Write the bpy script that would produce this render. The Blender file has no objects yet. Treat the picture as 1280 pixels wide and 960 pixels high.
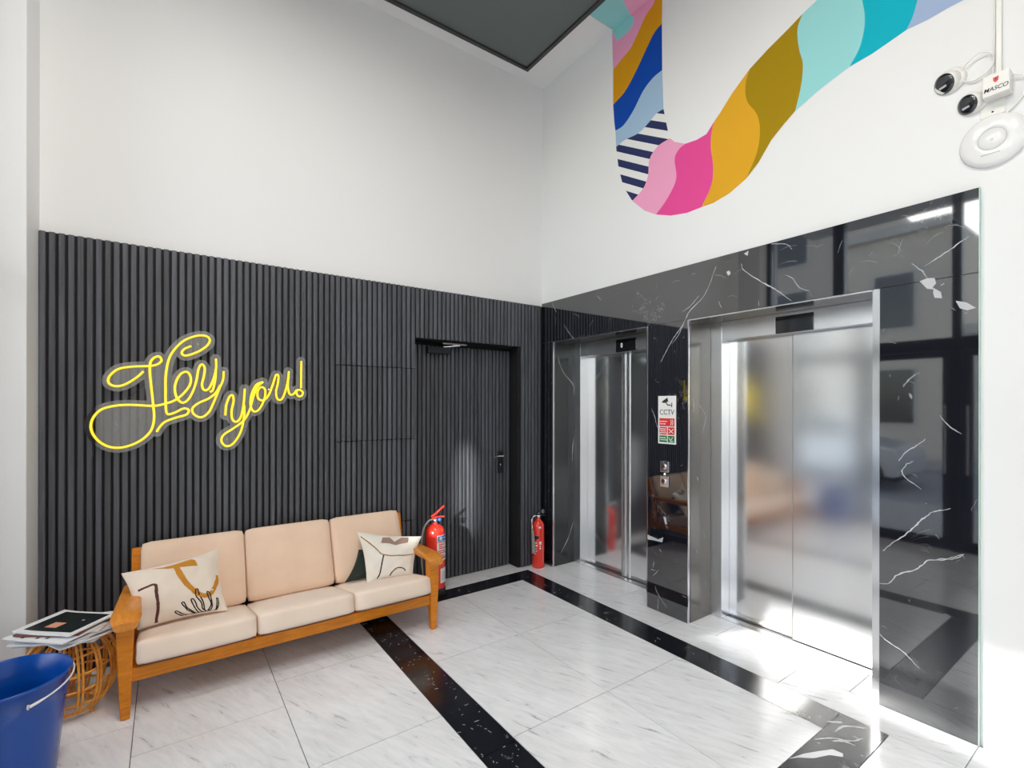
import bpy, bmesh, math, random
import numpy as np
from mathutils import Vector, Matrix
random.seed(7)
SC = bpy.context.scene
COL = SC.collection
# ---------------------------------------------------------------- camera
cam = bpy.data.cameras.new('camera'); cam_o = bpy.data.objects.new('camera', cam); COL.objects.link(cam_o)
YAW = math.radians(54.56); ROLL = math.radians(.07)
fw = Vector((math.cos(YAW), math.sin(YAW), 0)); rt = Vector((math.sin(YAW), -math.cos(YAW), 0)); up = Vector((0, 0, 1))
r2 = rt*math.cos(ROLL)+up*math.sin(ROLL); u2 = -rt*math.sin(ROLL)+up*math.cos(ROLL)
cam_o.matrix_world = Matrix(((r2.x, u2.x, -fw.x, -2.913), (r2.y, u2.y, -fw.y, -3.604), (r2.z, u2.z, -fw.z, 1.5), (0, 0, 0, 1)))
cam.sensor_width = 36; cam.lens = 606.4/1280*36; cam.shift_y = 26/1280; cam.clip_start = .02; cam.clip_end = 200
SC.camera = cam_o
# ---------------------------------------------------------------- sky, sun, exposure
w = bpy.data.worlds.new('world'); SC.world = w; w.use_nodes = True
nt = w.node_tree; nt.nodes.clear()
sky = nt.nodes.new('ShaderNodeTexSky'); sky.sky_type = 'NISHITA'; sky.sun_disc = False
sky.sun_elevation = math.radians(30); sky.sun_rotation = math.radians(-69); sky.air_density = 1.0; sky.dust_density = 1.0
bg = nt.nodes.new('ShaderNodeBackground'); bg.inputs[1].default_value = 0.58
wo = nt.nodes.new('ShaderNodeOutputWorld'); hs_ = nt.nodes.new('ShaderNodeHueSaturation'); hs_.inputs['Saturation'].default_value = .5; nt.links.new(sky.outputs[0], hs_.inputs['Color']); nt.links.new(hs_.outputs[0], bg.inputs[0]); nt.links.new(bg.outputs[0], wo.inputs[0])
sl = bpy.data.lights.new('sun', 'SUN'); sl.energy = 4.0; sl.angle = math.radians(.7); sl.color = (1, .965, .92)
so = bpy.data.objects.new('sun', sl); COL.objects.link(so)
so.rotation_euler = Vector((1, -.38, -.62)).to_track_quat('-Z', 'Y').to_euler(); so.location = (-12, 5, 9)
# added spot imitating sunlight reflected from outside: a slim beam on the slatted door
gl = bpy.data.lights.new('added_glint', 'SPOT'); gl.energy = 30000; gl.spot_size = math.radians(3.0); gl.spot_blend = .35; gl.shadow_soft_size = .05; gl.color = (1, .97, .92)
go = bpy.data.objects.new('added_glint', gl); COL.objects.link(go); go.location = (-14.76, -9.68, 4.92)
go.rotation_euler = Vector((1, .7, -.30)).to_track_quat('-Z', 'Y').to_euler(); go.scale = (.15, 1, 1)
# portal at the shop front, so the sky is sampled through the glazing
pl = bpy.data.lights.new('window_portal', 'AREA'); pl.shape = 'RECTANGLE'; pl.size = 4.3; pl.size_y = 4.1; pl.cycles.is_portal = True
po = bpy.data.objects.new('window_portal', pl); COL.objects.link(po); po.location = (-3.78, -2.4, 2.25); po.rotation_euler = (0, math.radians(-90), 0)
SC.view_settings.view_transform = 'Standard'; SC.view_settings.look = 'None'; SC.view_settings.gamma = 1
SC.view_settings.use_curve_mapping = False; SC.view_settings.exposure = 0.34
SC.cycles.max_bounces = 12; SC.cycles.diffuse_bounces = 7; SC.cycles.glossy_bounces = 6; SC.cycles.transparent_max_bounces = 12
SC.cycles.sample_clamp_indirect = 8; SC.cycles.caustics_reflective = True

FILL_LAMPS = [(x_, y_) for x_ in (-2.85, -2.25) for y_ in (-1.9, -2.9, -3.9)]
for x_, y_ in FILL_LAMPS:      # unseen round ceiling lights, added as fill (fittings built with the ceiling)
    al = bpy.data.lights.new('fill_lamp', 'AREA'); al.shape = 'DISK'; al.size = .16; al.energy = 13.5; al.color = (1, .94, .86)
    ao = bpy.data.objects.new('fill_lamp', al); COL.objects.link(ao); ao.location = (x_, y_, 4.470)
# ---------------------------------------------------------------- materials
def mat(name, col, rough=.5, metal=0, spec=.5, emit=None, es=0, coat=0, sheen=0):
    m = bpy.data.materials.new(name); m.use_nodes = True
    b = m.node_tree.nodes['Principled BSDF']
    b.inputs['Base Color'].default_value = (*col, 1); b.inputs['Roughness'].default_value = rough
    b.inputs['Metallic'].default_value = metal; b.inputs['Specular IOR Level'].default_value = spec
    if coat: b.inputs['Coat Weight'].default_value = coat; b.inputs['Coat Roughness'].default_value = .05
    if sheen: b.inputs['Sheen Weight'].default_value = sheen
    if emit: b.inputs['Emission Color'].default_value = (*emit, 1); b.inputs['Emission Strength'].default_value = es
    return m
def N(m, t, **kw):
    n = m.node_tree.nodes.new(t)
    for k, v in kw.items():
        if k in n.inputs: n.inputs[k].default_value = v
        else: setattr(n, k, v)
    return n
def L(m, a, b): m.node_tree.links.new(a, b)
def P(m): return m.node_tree.nodes['Principled BSDF']
def coords(m, scale=(1, 1, 1), rot=(0, 0, 0), obj_random=False):
    tc = N(m, 'ShaderNodeTexCoord'); mp = N(m, 'ShaderNodeMapping')
    if any(rot): mp.vector_type = 'TEXTURE'; scale = tuple(1/k for k in scale)
    mp.inputs['Scale'].default_value = scale; mp.inputs['Rotation'].default_value = rot
    if obj_random:
        oi = N(m, 'ShaderNodeObjectInfo'); ml = N(m, 'ShaderNodeMath', operation='MULTIPLY'); ml.inputs[1].default_value = 37
        cb = N(m, 'ShaderNodeCombineXYZ'); L(m, oi.outputs['Random'], ml.inputs[0])
        for i in range(3): L(m, ml.outputs[0], cb.inputs[i])
        ad = N(m, 'ShaderNodeVectorMath', operation='ADD'); g = N(m, 'ShaderNodeNewGeometry')
        L(m, g.outputs['Position'], ad.inputs[0]); L(m, cb.outputs[0], ad.inputs[1]); L(m, ad.outputs[0], mp.inputs[0])
    else: L(m, tc.outputs['Object'], mp.inputs[0])
    return mp.outputs[0]
def ramp(m, fac, stops):
    r = N(m, 'ShaderNodeValToRGB'); L(m, fac, r.inputs[0]); e = r.color_ramp.elements
    while len(e) < len(stops): e.new(.5)
    for i, (p, c) in enumerate(stops): e[i].position = p; e[i].color = (*c, 1)
    return r.outputs[0]
def bump(m, fac, s, d=.01):
    b = N(m, 'ShaderNodeBump'); b.inputs['Strength'].default_value = s; b.inputs['Distance'].default_value = d
    L(m, fac, b.inputs['Height']); L(m, b.outputs[0], P(m).inputs['Normal'])
def noise(m, vec, scale, detail=4, rough=.5, dist=0):
    n = N(m, 'ShaderNodeTexNoise'); n.inputs['Scale'].default_value = scale; n.inputs['Detail'].default_value = detail
    n.inputs['Roughness'].default_value = rough; n.inputs['Distortion'].default_value = dist; L(m, vec, n.inputs['Vector']); return n.outputs['Fac']

M = {}
m = M['white_wall'] = mat('white_wall', (.80, .805, .81), .6)
bump(m, noise(m, coords(m), 60, 3), .05, .002)
m = M['white_ceiling'] = mat('white_ceiling', (.80, .80, .80), .7)
# white marble floor tile: cool white with soft slanting grey dashes and a warmer cloud
m = M['white_marble'] = mat('white_marble', (.75, .78, .82), .16, spec=.6)
v = coords(m, (4.2, 24, 1), (0, 0, math.radians(-67)), obj_random=True)
n1 = noise(m, v, 1.6, 6, .62, .6)
v2 = coords(m, (1.5, 4, 1), (0, 0, math.radians(-67)), obj_random=True)
n2 = noise(m, v2, 1.0, 3, .5)
c1 = ramp(m, n1, [(.28, (.42, .43, .47)), (.38, (.76, .78, .82)), (.6, (.85, .865, .90))])
c2 = ramp(m, n2, [(.35, (.93, .925, .915)), (.65, (1, 1, 1))])
mx = N(m, 'ShaderNodeMix', data_type='RGBA', blend_type='MULTIPLY'); mx.inputs[0].default_value = 1
L(m, c1, mx.inputs[6]); L(m, c2, mx.inputs[7]); L(m, mx.outputs[2], P(m).inputs['Base Color'])
# black marble
def black_marble(name, rough, flecks):
    m = mat(name, (.008, .009, .013), rough, spec=1.0)
    v = coords(m, (1, 1, 1), obj_random=True)
    a = noise(m, v, 5, 6, .65, 1.2); b = noise(m, v, 9 if flecks else 2.2, 3, .5)
    ca = ramp(m, a, [(.488, (0, 0, 0)), (.5, (1, 1, 1)), (.512, (0, 0, 0))])
    cb = ramp(m, b, [(.60, (0, 0, 0)), (.68, (1, 1, 1))])
    mu = N(m, 'ShaderNodeMix', data_type='RGBA', blend_type='MULTIPLY'); mu.inputs[0].default_value = 1
    L(m, ca, mu.inputs[6]); L(m, cb, mu.inputs[7])
    mi = N(m, 'ShaderNodeMix', data_type='RGBA'); L(m, mu.outputs[2], mi.inputs[0])
    mi.inputs[6].default_value = (.008, .009, .014, 1); mi.inputs[7].default_value = ((.45, .46, .48, 1) if flecks else (.16, .16, .17, 1))
    L(m, mi.outputs[2], P(m).inputs['Base Color'])
    P(m).inputs['IOR'].default_value = 1.5 if flecks else 1.75
    return m
M['black_marble'] = black_marble('black_marble', .035, False)
M['black_marble_floor'] = black_marble('black_marble_floor', .17, True)
M['vein'] = mat('white_vein', (.50, .51, .53), .1, spec=.6)
M['vein_faint'] = mat('faint_vein', (.16, .165, .18), .08, spec=.8)
M['grout'] = mat('grout', (.05, .05, .055), .9)
# charcoal slats
m = M['reveal_marble'] = mat('polished_reveal_marble', (.20, .185, .17), .2, .85); M['reveal_dark'] = mat('dark_reveal_marble', (.075, .08, .082), .14, .8)
m = M['slat'] = mat('charcoal_slat', (.062, .064, .072), .42, spec=.5)
v = coords(m, (30, 30, 1.2), obj_random=True)
n1 = noise(m, v, 2, 5, .6)
oi = N(m, 'ShaderNodeObjectInfo')
c1 = ramp(m, n1, [(.3, (.058, .062, .073)), (.7, (.105, .110, .126))])
c2 = ramp(m, oi.outputs['Random'], [(0, (.75, .75, .75)), (1, (1.15, 1.15, 1.18))])
mx = N(m, 'ShaderNodeMix', data_type='RGBA', blend_type='MULTIPLY'); mx.inputs[0].default_value = 1
L(m, c1, mx.inputs[6]); L(m, c2, mx.inputs[7]); L(m, mx.outputs[2], P(m).inputs['Base Color']); bump(m, n1, .15, .003)
M['black'] = mat('matt_black', (.006, .006, .007), .7)
M['black_gloss'] = mat('black_gloss', (.006, .006, .008), .08, spec=.8)
# metals
def steel(name, col, rough, aniso, sc):
    m = mat(name, col, rough, 1)
    v = coords(m, sc); n = noise(m, v, 3, 2, .5)
    P(m).inputs['Anisotropic'].default_value = aniso
    r = N(m, 'ShaderNodeMapRange'); L(m, n, r.inputs[0]); r.inputs[3].default_value = rough*.85; r.inputs[4].default_value = rough*1.2
    L(m, r.outputs[0], P(m).inputs['Roughness'])
    return m
M['brushed_steel'] = steel('brushed_steel', (.88, .88, .885), .14, 0, (200, 200, 2))
M['frame_steel'] = steel('frame_steel', (.80, .80, .81), .30, 0, (200, 200, 2))
M['header_steel'] = steel('header_steel', (.82, .82, .84), .32, 0, (2, 2, 200))
M['chrome'] = mat('chrome', (.8, .8, .82), .12, 1)
M['trim_steel'] = mat('trim_steel', (.72, .72, .74), .15, 1)
M['dark_metal'] = mat('dark_frame_metal', (.012, .017, .022), .35, .2)
M['panel_grey'] = mat('grey_panel', (.115, .135, .13), .55)
M['panel_rim'] = mat('panel_rim', (.035, .035, .04), .4)
# wood
m = M['wood'] = mat('orange_oak', (.66, .22, .006), .42, spec=.4)
v = coords(m, (2, 14, 14)); n1 = noise(m, v, 4, 6, .6, .8)
L(m, ramp(m, n1, [(.3, (.56, .165, .003)), (.7, (.80, .27, .008))]), P(m).inputs['Base Color']); bump(m, n1, .06, .002)
m = M['wood_arm'] = mat('pale_oak_arm', (.66, .27, .07), .35, spec=.4)
v = coords(m, (14, 3, 14)); n1 = noise(m, v, 4, 6, .6, .8)
L(m, ramp(m, n1, [(.3, (.55, .18, .02)), (.7, (.76, .30, .045))]), P(m).inputs['Base Color'])
m = M['rattan'] = mat('rattan_cane', (.74, .30, .055), .4, spec=.4)
n1 = noise(m, coords(m), 30, 3); L(m, ramp(m, n1, [(.3, (.68, .25, .025)), (.7, (.92, .43, .07))]), P(m).inputs['Base Color'])
# fabrics
def fabric(name, a, b, sc=400):
    m = mat(name, a, .9, spec=.15, sheen=.25)
    n = noise(m, coords(m), sc, 2); n2 = noise(m, coords(m), 6, 3)
    L(m, ramp(m, n2, [(.3, b), (.7, a)]), P(m).inputs['Base Color']); bump(m, n, .25, .002)
    return m
M['cream_fabric'] = fabric('peach_cream_fabric', (.86, .645, .49), (.80, .59, .445))
M['seat_fabric'] = fabric('seat_cream_fabric', (.86, .715, .60), (.81, .665, .55))
M['pillow_fabric'] = fabric('ivory_linen', (.82, .72, .62), (.77, .665, .57))
M['pillow_fabric2'] = fabric('pale_ivory_linen', (.80, .755, .68), (.75, .70, .63))
M['green_fabric'] = fabric('dark_green_fabric', (.035, .045, .035), (.025, .033, .026))
M['piping'] = mat('dark_piping', (.10, .045, .025), .8)
M['print_ochre'] = mat('ochre_print', (.55, .235, .02), .85)
M['print_brown'] = mat('brown_print', (.10, .03, .02), .85)
M['print_taupe'] = mat('taupe_print', (.30, .19, .15), .85)
M['print_black'] = mat('black_print', (.012, .014, .014), .85)
M['print_tan'] = mat('tan_print', (.32, .15, .04), .85)
# plastics, paints
M['blue_plastic'] = mat('blue_bucket_plastic', (.001, .065, .36), .22, spec=.5)
M['white_plastic'] = mat('white_plastic', (.78, .77, .74), .35)
M['white_gloss'] = mat('white_gloss', (.82, .82, .82), .2)
M['red_paint'] = mat('red_paint', (.80, .035, .018), .22, spec=.6, coat=.4)
M['rubber'] = mat('black_rubber', (.015, .015, .015), .6)
M['hose'] = mat('grey_hose', (.30, .28, .26), .45)
M['label_white'] = mat('label_white', (.82, .82, .80), .4)
M['label_blue'] = mat('label_blue', (.03, .16, .55), .4)
M['label_red'] = mat('label_red', (.68, .03, .03), .4)
M['label_green'] = mat('label_green', (.01, .16, .05), .4)
M['fill_lamp_glow'] = mat('fill_lamp_glow', (1, .95, .88), .5, emit=(1, .93, .84), es=6)  # glow of the discs in the added ceiling fill lights
M['ink'] = mat('black_ink', (.015, .015, .02), .5)
M['digit'] = mat('white_digit', (.9, .9, .9), .4, emit=(.9, .9, 1), es=.5)
M['neon'] = mat('yellow_neon_tube', (.95, .80, .02), .3, emit=(1, .66, .0), es=.38)
M['neon_core'] = mat('yellow_neon_core', (1, .85, .10), .3, emit=(1, .84, .05), es=.62)
M['lens'] = mat('camera_lens_glass', (.012, .014, .02), .06, spec=1)
M['paper'] = mat('paper', (.78, .79, .81), .5)
M['paper_grey'] = mat('grey_paper', (.50, .51, .53), .5)
M['paper_dark'] = mat('dark_cover', (.012, .018, .018), .25)
M['paper_brown'] = mat('brown_cover', (.16, .055, .04), .4)
M['paper_pale'] = mat('pale_cover', (.62, .62, .66), .4)
M['orange_print'] = mat('orange_print', (.75, .35, .22), .4)
def glassy(name, refl, tint=(1, 1, 1), rough=0.0, fres=True):
    m = bpy.data.materials.new(name); m.use_nodes = True; t = m.node_tree; t.nodes.clear()
    tr = t.nodes.new('ShaderNodeBsdfTransparent'); tr.inputs[0].default_value = (*tint, 1)
    gl = t.nodes.new('ShaderNodeBsdfGlossy'); gl.inputs['Roughness'].default_value = rough
    mi = t.nodes.new('ShaderNodeMixShader'); o = t.nodes.new('ShaderNodeOutputMaterial')
    if fres:
        f = t.nodes.new('ShaderNodeFresnel'); f.inputs[0].default_value = refl; t.links.new(f.outputs[0], mi.inputs[0])
    else: mi.inputs[0].default_value = refl
    t.links.new(tr.outputs[0], mi.inputs[1]); t.links.new(gl.outputs[0], mi.inputs[2]); t.links.new(mi.outputs[0], o.inputs[0])
    return m
M['window_glass'] = glassy('window_glass', 1.45, (.97, .985, .98))
M['acrylic'] = glassy('clear_acrylic', .18, (.93, .93, .93), .02, False)
MUR = dict(aqua=(.31, .67, .68), pink=(.84, .36, .55), pink_pale=(.84, .42, .60), mustard=(.67, .31, .006), blue=(.004, .065, .40), steelblue=(.36, .52, .70),
           navy=(.026, .035, .115), white=(.80, .80, .79), magenta=(.76, .075, .30), gold=(.73, .38, .022), olive=(.37, .235, .004), teal=(.004, .44, .56), periwinkle=(.35, .45, .66))
for k, c in MUR.items(): M['mural_'+k] = mat('mural_'+k, c, .7, spec=.15)
M['facade_cream'] = mat('facade_cream', (.80, .73, .63), .8)
M['facade_brown'] = mat('facade_brown', (.64, .57, .50), .8)
M['facade_white'] = mat('facade_white', (.68, .66, .62), .8)
M['roof_tile'] = mat('roof_tile', (.14, .10, .08), .8)
M['asphalt'] = mat('asphalt', (.36, .36, .38), .8)
M['paving'] = mat('paving', (.50, .49, .48), .85)
M['car_white'] = mat('car_white', (.75, .75, .76), .2, coat=.6)
M['car_red'] = mat('car_red', (.5, .02, .02), .25, coat=.6)
M['car_glass'] = mat('car_glass', (.01, .012, .015), .05, spec=1)

# ---------------------------------------------------------------- mesh helpers
class MB:
    def __init__(s): s.v = []; s.f = []; s.sm = []
    def add(s, vs, fs, smooth=False):
        o = len(s.v); s.v += [tuple(p) for p in vs]; s.f += [tuple(i+o for i in f) for f in fs]; s.sm += [smooth]*len(fs); return s
    def box(s, x0, x1, y0, y1, z0, z1):
        x0, x1 = min(x0, x1), max(x0, x1); y0, y1 = min(y0, y1), max(y0, y1); z0, z1 = min(z0, z1), max(z0, z1)
        return s.add([(x0, y0, z0), (x1, y0, z0), (x1, y1, z0), (x0, y1, z0), (x0, y0, z1), (x1, y0, z1), (x1, y1, z1), (x0, y1, z1)],
                     [(0, 3, 2, 1), (4, 5, 6, 7), (0, 1, 5, 4), (1, 2, 6, 5), (2, 3, 7, 6), (3, 0, 4, 7)])
    def prism(s, poly, axis, a, b):
        # poly: 2D points; axis 'x': (y,z), 'y': (x,z), 'z': (x,y)
        mk = {'x': lambda p, c: (c, p[0], p[1]), 'y': lambda p, c: (p[0], c, p[1]), 'z': lambda p, c: (p[0], p[1], c)}[axis]
        n = len(poly); vs = [mk(p, a) for p in poly]+[mk(p, b) for p in poly]
        return s.add(vs, [tuple(range(n))[::-1], tuple(range(n, 2*n))]+[(i, (i+1) % n, n+(i+1) % n, n+i) for i in range(n)])
    def tube(s, pts, r, n=8, closed=False, caps=True):
        pts = [Vector(p) for p in pts]; N_ = len(pts); rr = r if hasattr(r, '__len__') else [r]*N_
        rings = []; prev = None
        for i, p in enumerate(pts):
            a = pts[(i-1) % N_] if closed or i > 0 else p; b = pts[(i+1) % N_] if closed or i < N_-1 else p
            t = (b-a).normalized()
            if prev is None:
                ref = Vector((0, 0, 1)) if abs(t.z) < .9 else Vector((1, 0, 0)); x = t.cross(ref).normalized()
            else: x = (prev - t*prev.dot(t)).normalized()
            prev = x; y = t.cross(x)
            rings.append([p+(x*math.cos(2*math.pi*k/n)+y*math.sin(2*math.pi*k/n))*rr[i] for k in range(n)])
        vs = [q for g in rings for q in g]; fs = []
        for i in range(N_ if closed else N_-1):
            j = (i+1) % N_
            fs += [(i*n+k, i*n+(k+1) % n, j*n+(k+1) % n, j*n+k) for k in range(n)]
        s.add(vs, fs, True)
        if not closed and caps: s.add(rings[0], [tuple(range(n))[::-1]]); s.add(rings[-1], [tuple(range(n))])
        return s
    def lathe(s, prof, c=(0, 0, 0), n=32, axis='z', smooth=True):
        vs = []; fs = []
        for r, h in prof:
            for k in range(n):
                a = 2*math.pi*k/n; p = (r*math.cos(a), r*math.sin(a), h)
                if axis == 'x': p = (-h, p[0], p[1])
                elif axis == 'y': p = (p[0], -h, p[1])
                vs.append((p[0]+c[0], p[1]+c[1], p[2]+c[2]))
        for i in range(len(prof)-1):
            fs += [(i*n+k, i*n+(k+1) % n, (i+1)*n+(k+1) % n, (i+1)*n+k) for k in range(n)]
        return s.add(vs, fs, smooth)
    def mesh(s, name, material):
        me = bpy.data.meshes.new(name); me.from_pydata(s.v, [], s.f); me.materials.append(M[material] if isinstance(material, str) else material)
        me.polygons.foreach_set('use_smooth', s.sm); me.update()
        bm = bmesh.new(); bm.from_mesh(me); bmesh.ops.recalc_face_normals(bm, faces=bm.faces); bm.to_mesh(me); bm.free()
        return me
    def obj(s, name, material, parent=None, bevel=0, seg=2, label=None):
        return link(name, s.mesh(name, material), parent, bevel, seg, label)
def link(name, me, parent=None, bevel=0, seg=2, label=None):
    o = bpy.data.objects.new(name, me); COL.objects.link(o)
    if parent is not None:
        o.parent = parent
        # geometry is given in the frame of the parent
    if bevel:
        b = o.modifiers.new('bevel', 'BEVEL'); b.width = bevel; b.segments = seg; b.limit_method = 'ANGLE'; b.harden_normals = False
    if label: o['label'] = label
    return o
def thing(name, label, cat, loc=(0, 0, 0), group=None, rz=0):
    o = bpy.data.objects.new(name, None); COL.objects.link(o); o.location = loc; o.rotation_euler = (0, 0, rz); o.empty_display_size = .1
    return tag(o, label, cat, group)
def tag(o, label, cat, group=None):
    o['label'] = label; o['category'] = cat
    if group: o['group'] = group
    return o
def struct(o, label=None):
    o['kind'] = 'structure'
    if label: o['label'] = label
    return o
def smooth_path(pts, sub=6, closed=False):
    pts = [np.array(p, float) for p in pts]; out = []; n = len(pts)
    for i in range(n if closed else n-1):
        p1, p2 = pts[i], pts[(i+1) % n]
        p0 = pts[(i-1) % n] if (closed or i > 0) else 2*p1-p2
        p3 = pts[(i+2) % n] if (closed or i+2 < n) else 2*p2-p1
        for k in range(sub):
            t = k/sub; out.append(.5*((2*p1)+(-p0+p2)*t+(2*p0-5*p1+4*p2-p3)*t*t+(-p0+3*p1-3*p2+p3)*t**3))
    if not closed: out.append(pts[-1])
    return out
def ribbon(path, wd, depth_fn, jitter=0, taper=True):
    """2D ribbon outline -> (verts2d, faces)"""
    P_ = [np.array(p) for p in path]; vs = []; n = len(P_)
    for i, p in enumerate(P_):
        t = P_[min(i+1, n-1)]-P_[max(i-1, 0)]; t = t/(np.hypot(*t)+1e-9); q = np.array([-t[1], t[0]])
        h = wd/2*(1 if not taper else (.35+.65*math.sin(math.pi*(i+.3)/(n+.2)))); h *= 1+jitter*random.uniform(-1, 1)
        vs += [depth_fn(p+q*h), depth_fn(p-q*h)]
    return vs, [(2*i, 2*i+1, 2*i+3, 2*i+2) for i in range(n-1)]
TXT = {}
def text(name, s, size, material, parent, mtx, extrude=.0006, bold=0, sx=1, label=None, shear=0):
    cu = bpy.data.curves.new(name, 'FONT'); cu.body = s; cu.size = size; cu.align_x = 'CENTER'; cu.align_y = 'CENTER'; cu.extrude = extrude; cu.offset = bold; cu.shear = shear
    tmp = bpy.data.objects.new('tmp', cu); me = bpy.data.meshes.new_from_object(tmp); bpy.data.objects.remove(tmp)
    me.name = name; me.materials.clear(); me.materials.append(M[material])
    me.transform(Matrix.Diagonal((sx, 1, 1, 1))); me.transform(mtx)
    return link(name, me, parent, label=label)
def onx(x, y, z): return Matrix(((0, 0, -1, x), (-1, 0, 0, y), (0, 1, 0, z), (0, 0, 0, 1)))       # faces -x
def ony(x, y, z): return Matrix(((1, 0, 0, x), (0, 0, -1, y), (0, 1, 0, z), (0, 0, 0, 1)))        # faces -y

# ---------------------------------------------------------------- measured outlines (metres)
NEON = {"J":[[-3.023,1.693],[-3.059,1.652],[-3.112,1.612],[-3.151,1.603],[-3.18,1.621],[-3.176,1.659],[-3.138,1.7],[-3.077,1.717],[-2.996,1.725],[-2.959,1.736],[-2.939,1.76],[-2.95,1.783],[-2.973,1.775],[-2.991,1.746],[-2.994,1.689],[-2.988,1.609],[-2.979,1.506],[-2.974,1.415],[-2.991,1.341],[-3.041,1.286],[-3.111,1.255],[-3.172,1.258],[-3.222,1.293],[-3.253,1.349],[-3.253,1.408],[-3.222,1.462],[-3.172,1.487],[-3.094,1.497],[-2.977,1.491],[-2.921,1.504],[-2.874,1.524],[-2.83,1.566],[-2.798,1.619],[-2.794,1.667],[-2.813,1.698],[-2.843,1.685],[-2.866,1.641],[-2.874,1.588],[-2.862,1.536],[-2.835,1.51],[-2.806,1.53],[-2.781,1.584],[-2.764,1.65],[-2.754,1.716],[-2.738,1.747],[-2.722,1.726],[-2.726,1.675],[-2.736,1.621],[-2.724,1.589],[-2.7,1.598],[-2.677,1.653],[-2.662,1.72],[-2.662,1.787]],"Y1":[[-2.662,1.72],[-2.666,1.653],[-2.678,1.592],[-2.693,1.577]],"Yd":[[-2.62,1.71],[-2.624,1.654],[-2.646,1.593],[-2.676,1.507],[-2.702,1.449],[-2.741,1.42],[-2.778,1.441],[-2.784,1.477],[-2.751,1.509],[-2.7,1.537],[-2.662,1.574],[-2.638,1.623]],"H2":[[-2.791,1.857],[-2.828,1.834],[-2.839,1.808],[-2.816,1.796],[-2.756,1.824],[-2.709,1.865],[-2.695,1.903],[-2.718,1.925],[-2.767,1.92],[-2.831,1.884],[-2.882,1.819],[-2.906,1.756],[-2.918,1.669],[-2.919,1.576],[-2.918,1.495],[-2.91,1.443],[-2.874,1.45],[-2.83,1.475],[-2.804,1.465],[-2.816,1.438],[-2.864,1.421],[-2.921,1.396],[-2.949,1.362],[-2.961,1.337]],"y2":[[-2.611,1.431],[-2.606,1.495],[-2.588,1.55],[-2.571,1.557],[-2.566,1.52],[-2.577,1.458],[-2.573,1.408],[-2.552,1.389],[-2.527,1.414],[-2.51,1.495],[-2.503,1.602]],"y3":[[-2.505,1.495],[-2.507,1.42],[-2.525,1.326],[-2.566,1.253],[-2.606,1.236],[-2.632,1.268],[-2.62,1.308],[-2.568,1.346],[-2.508,1.397],[-2.475,1.463],[-2.453,1.552],[-2.43,1.616],[-2.396,1.649]],"o":[[-2.396,1.649],[-2.436,1.628],[-2.464,1.564],[-2.47,1.495],[-2.451,1.454],[-2.419,1.47],[-2.39,1.533],[-2.384,1.595],[-2.408,1.614],[-2.428,1.584],[-2.425,1.54],[-2.396,1.527],[-2.365,1.559],[-2.338,1.637],[-2.32,1.696],[-2.304,1.69],[-2.308,1.638],[-2.318,1.586],[-2.312,1.541],[-2.288,1.532],[-2.267,1.574],[-2.248,1.653],[-2.24,1.725]],"u":[[-2.24,1.692],[-2.245,1.627],[-2.236,1.574],[-2.214,1.568],[-2.19,1.601]],"!":[[-2.16,1.799],[-2.161,1.709],[-2.162,1.612]],"dot":[[-2.172,1.602],[-2.152,1.586],[-2.157,1.562],[-2.178,1.556],[-2.192,1.575],[-2.187,1.596],[-2.172,1.602]]}
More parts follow.
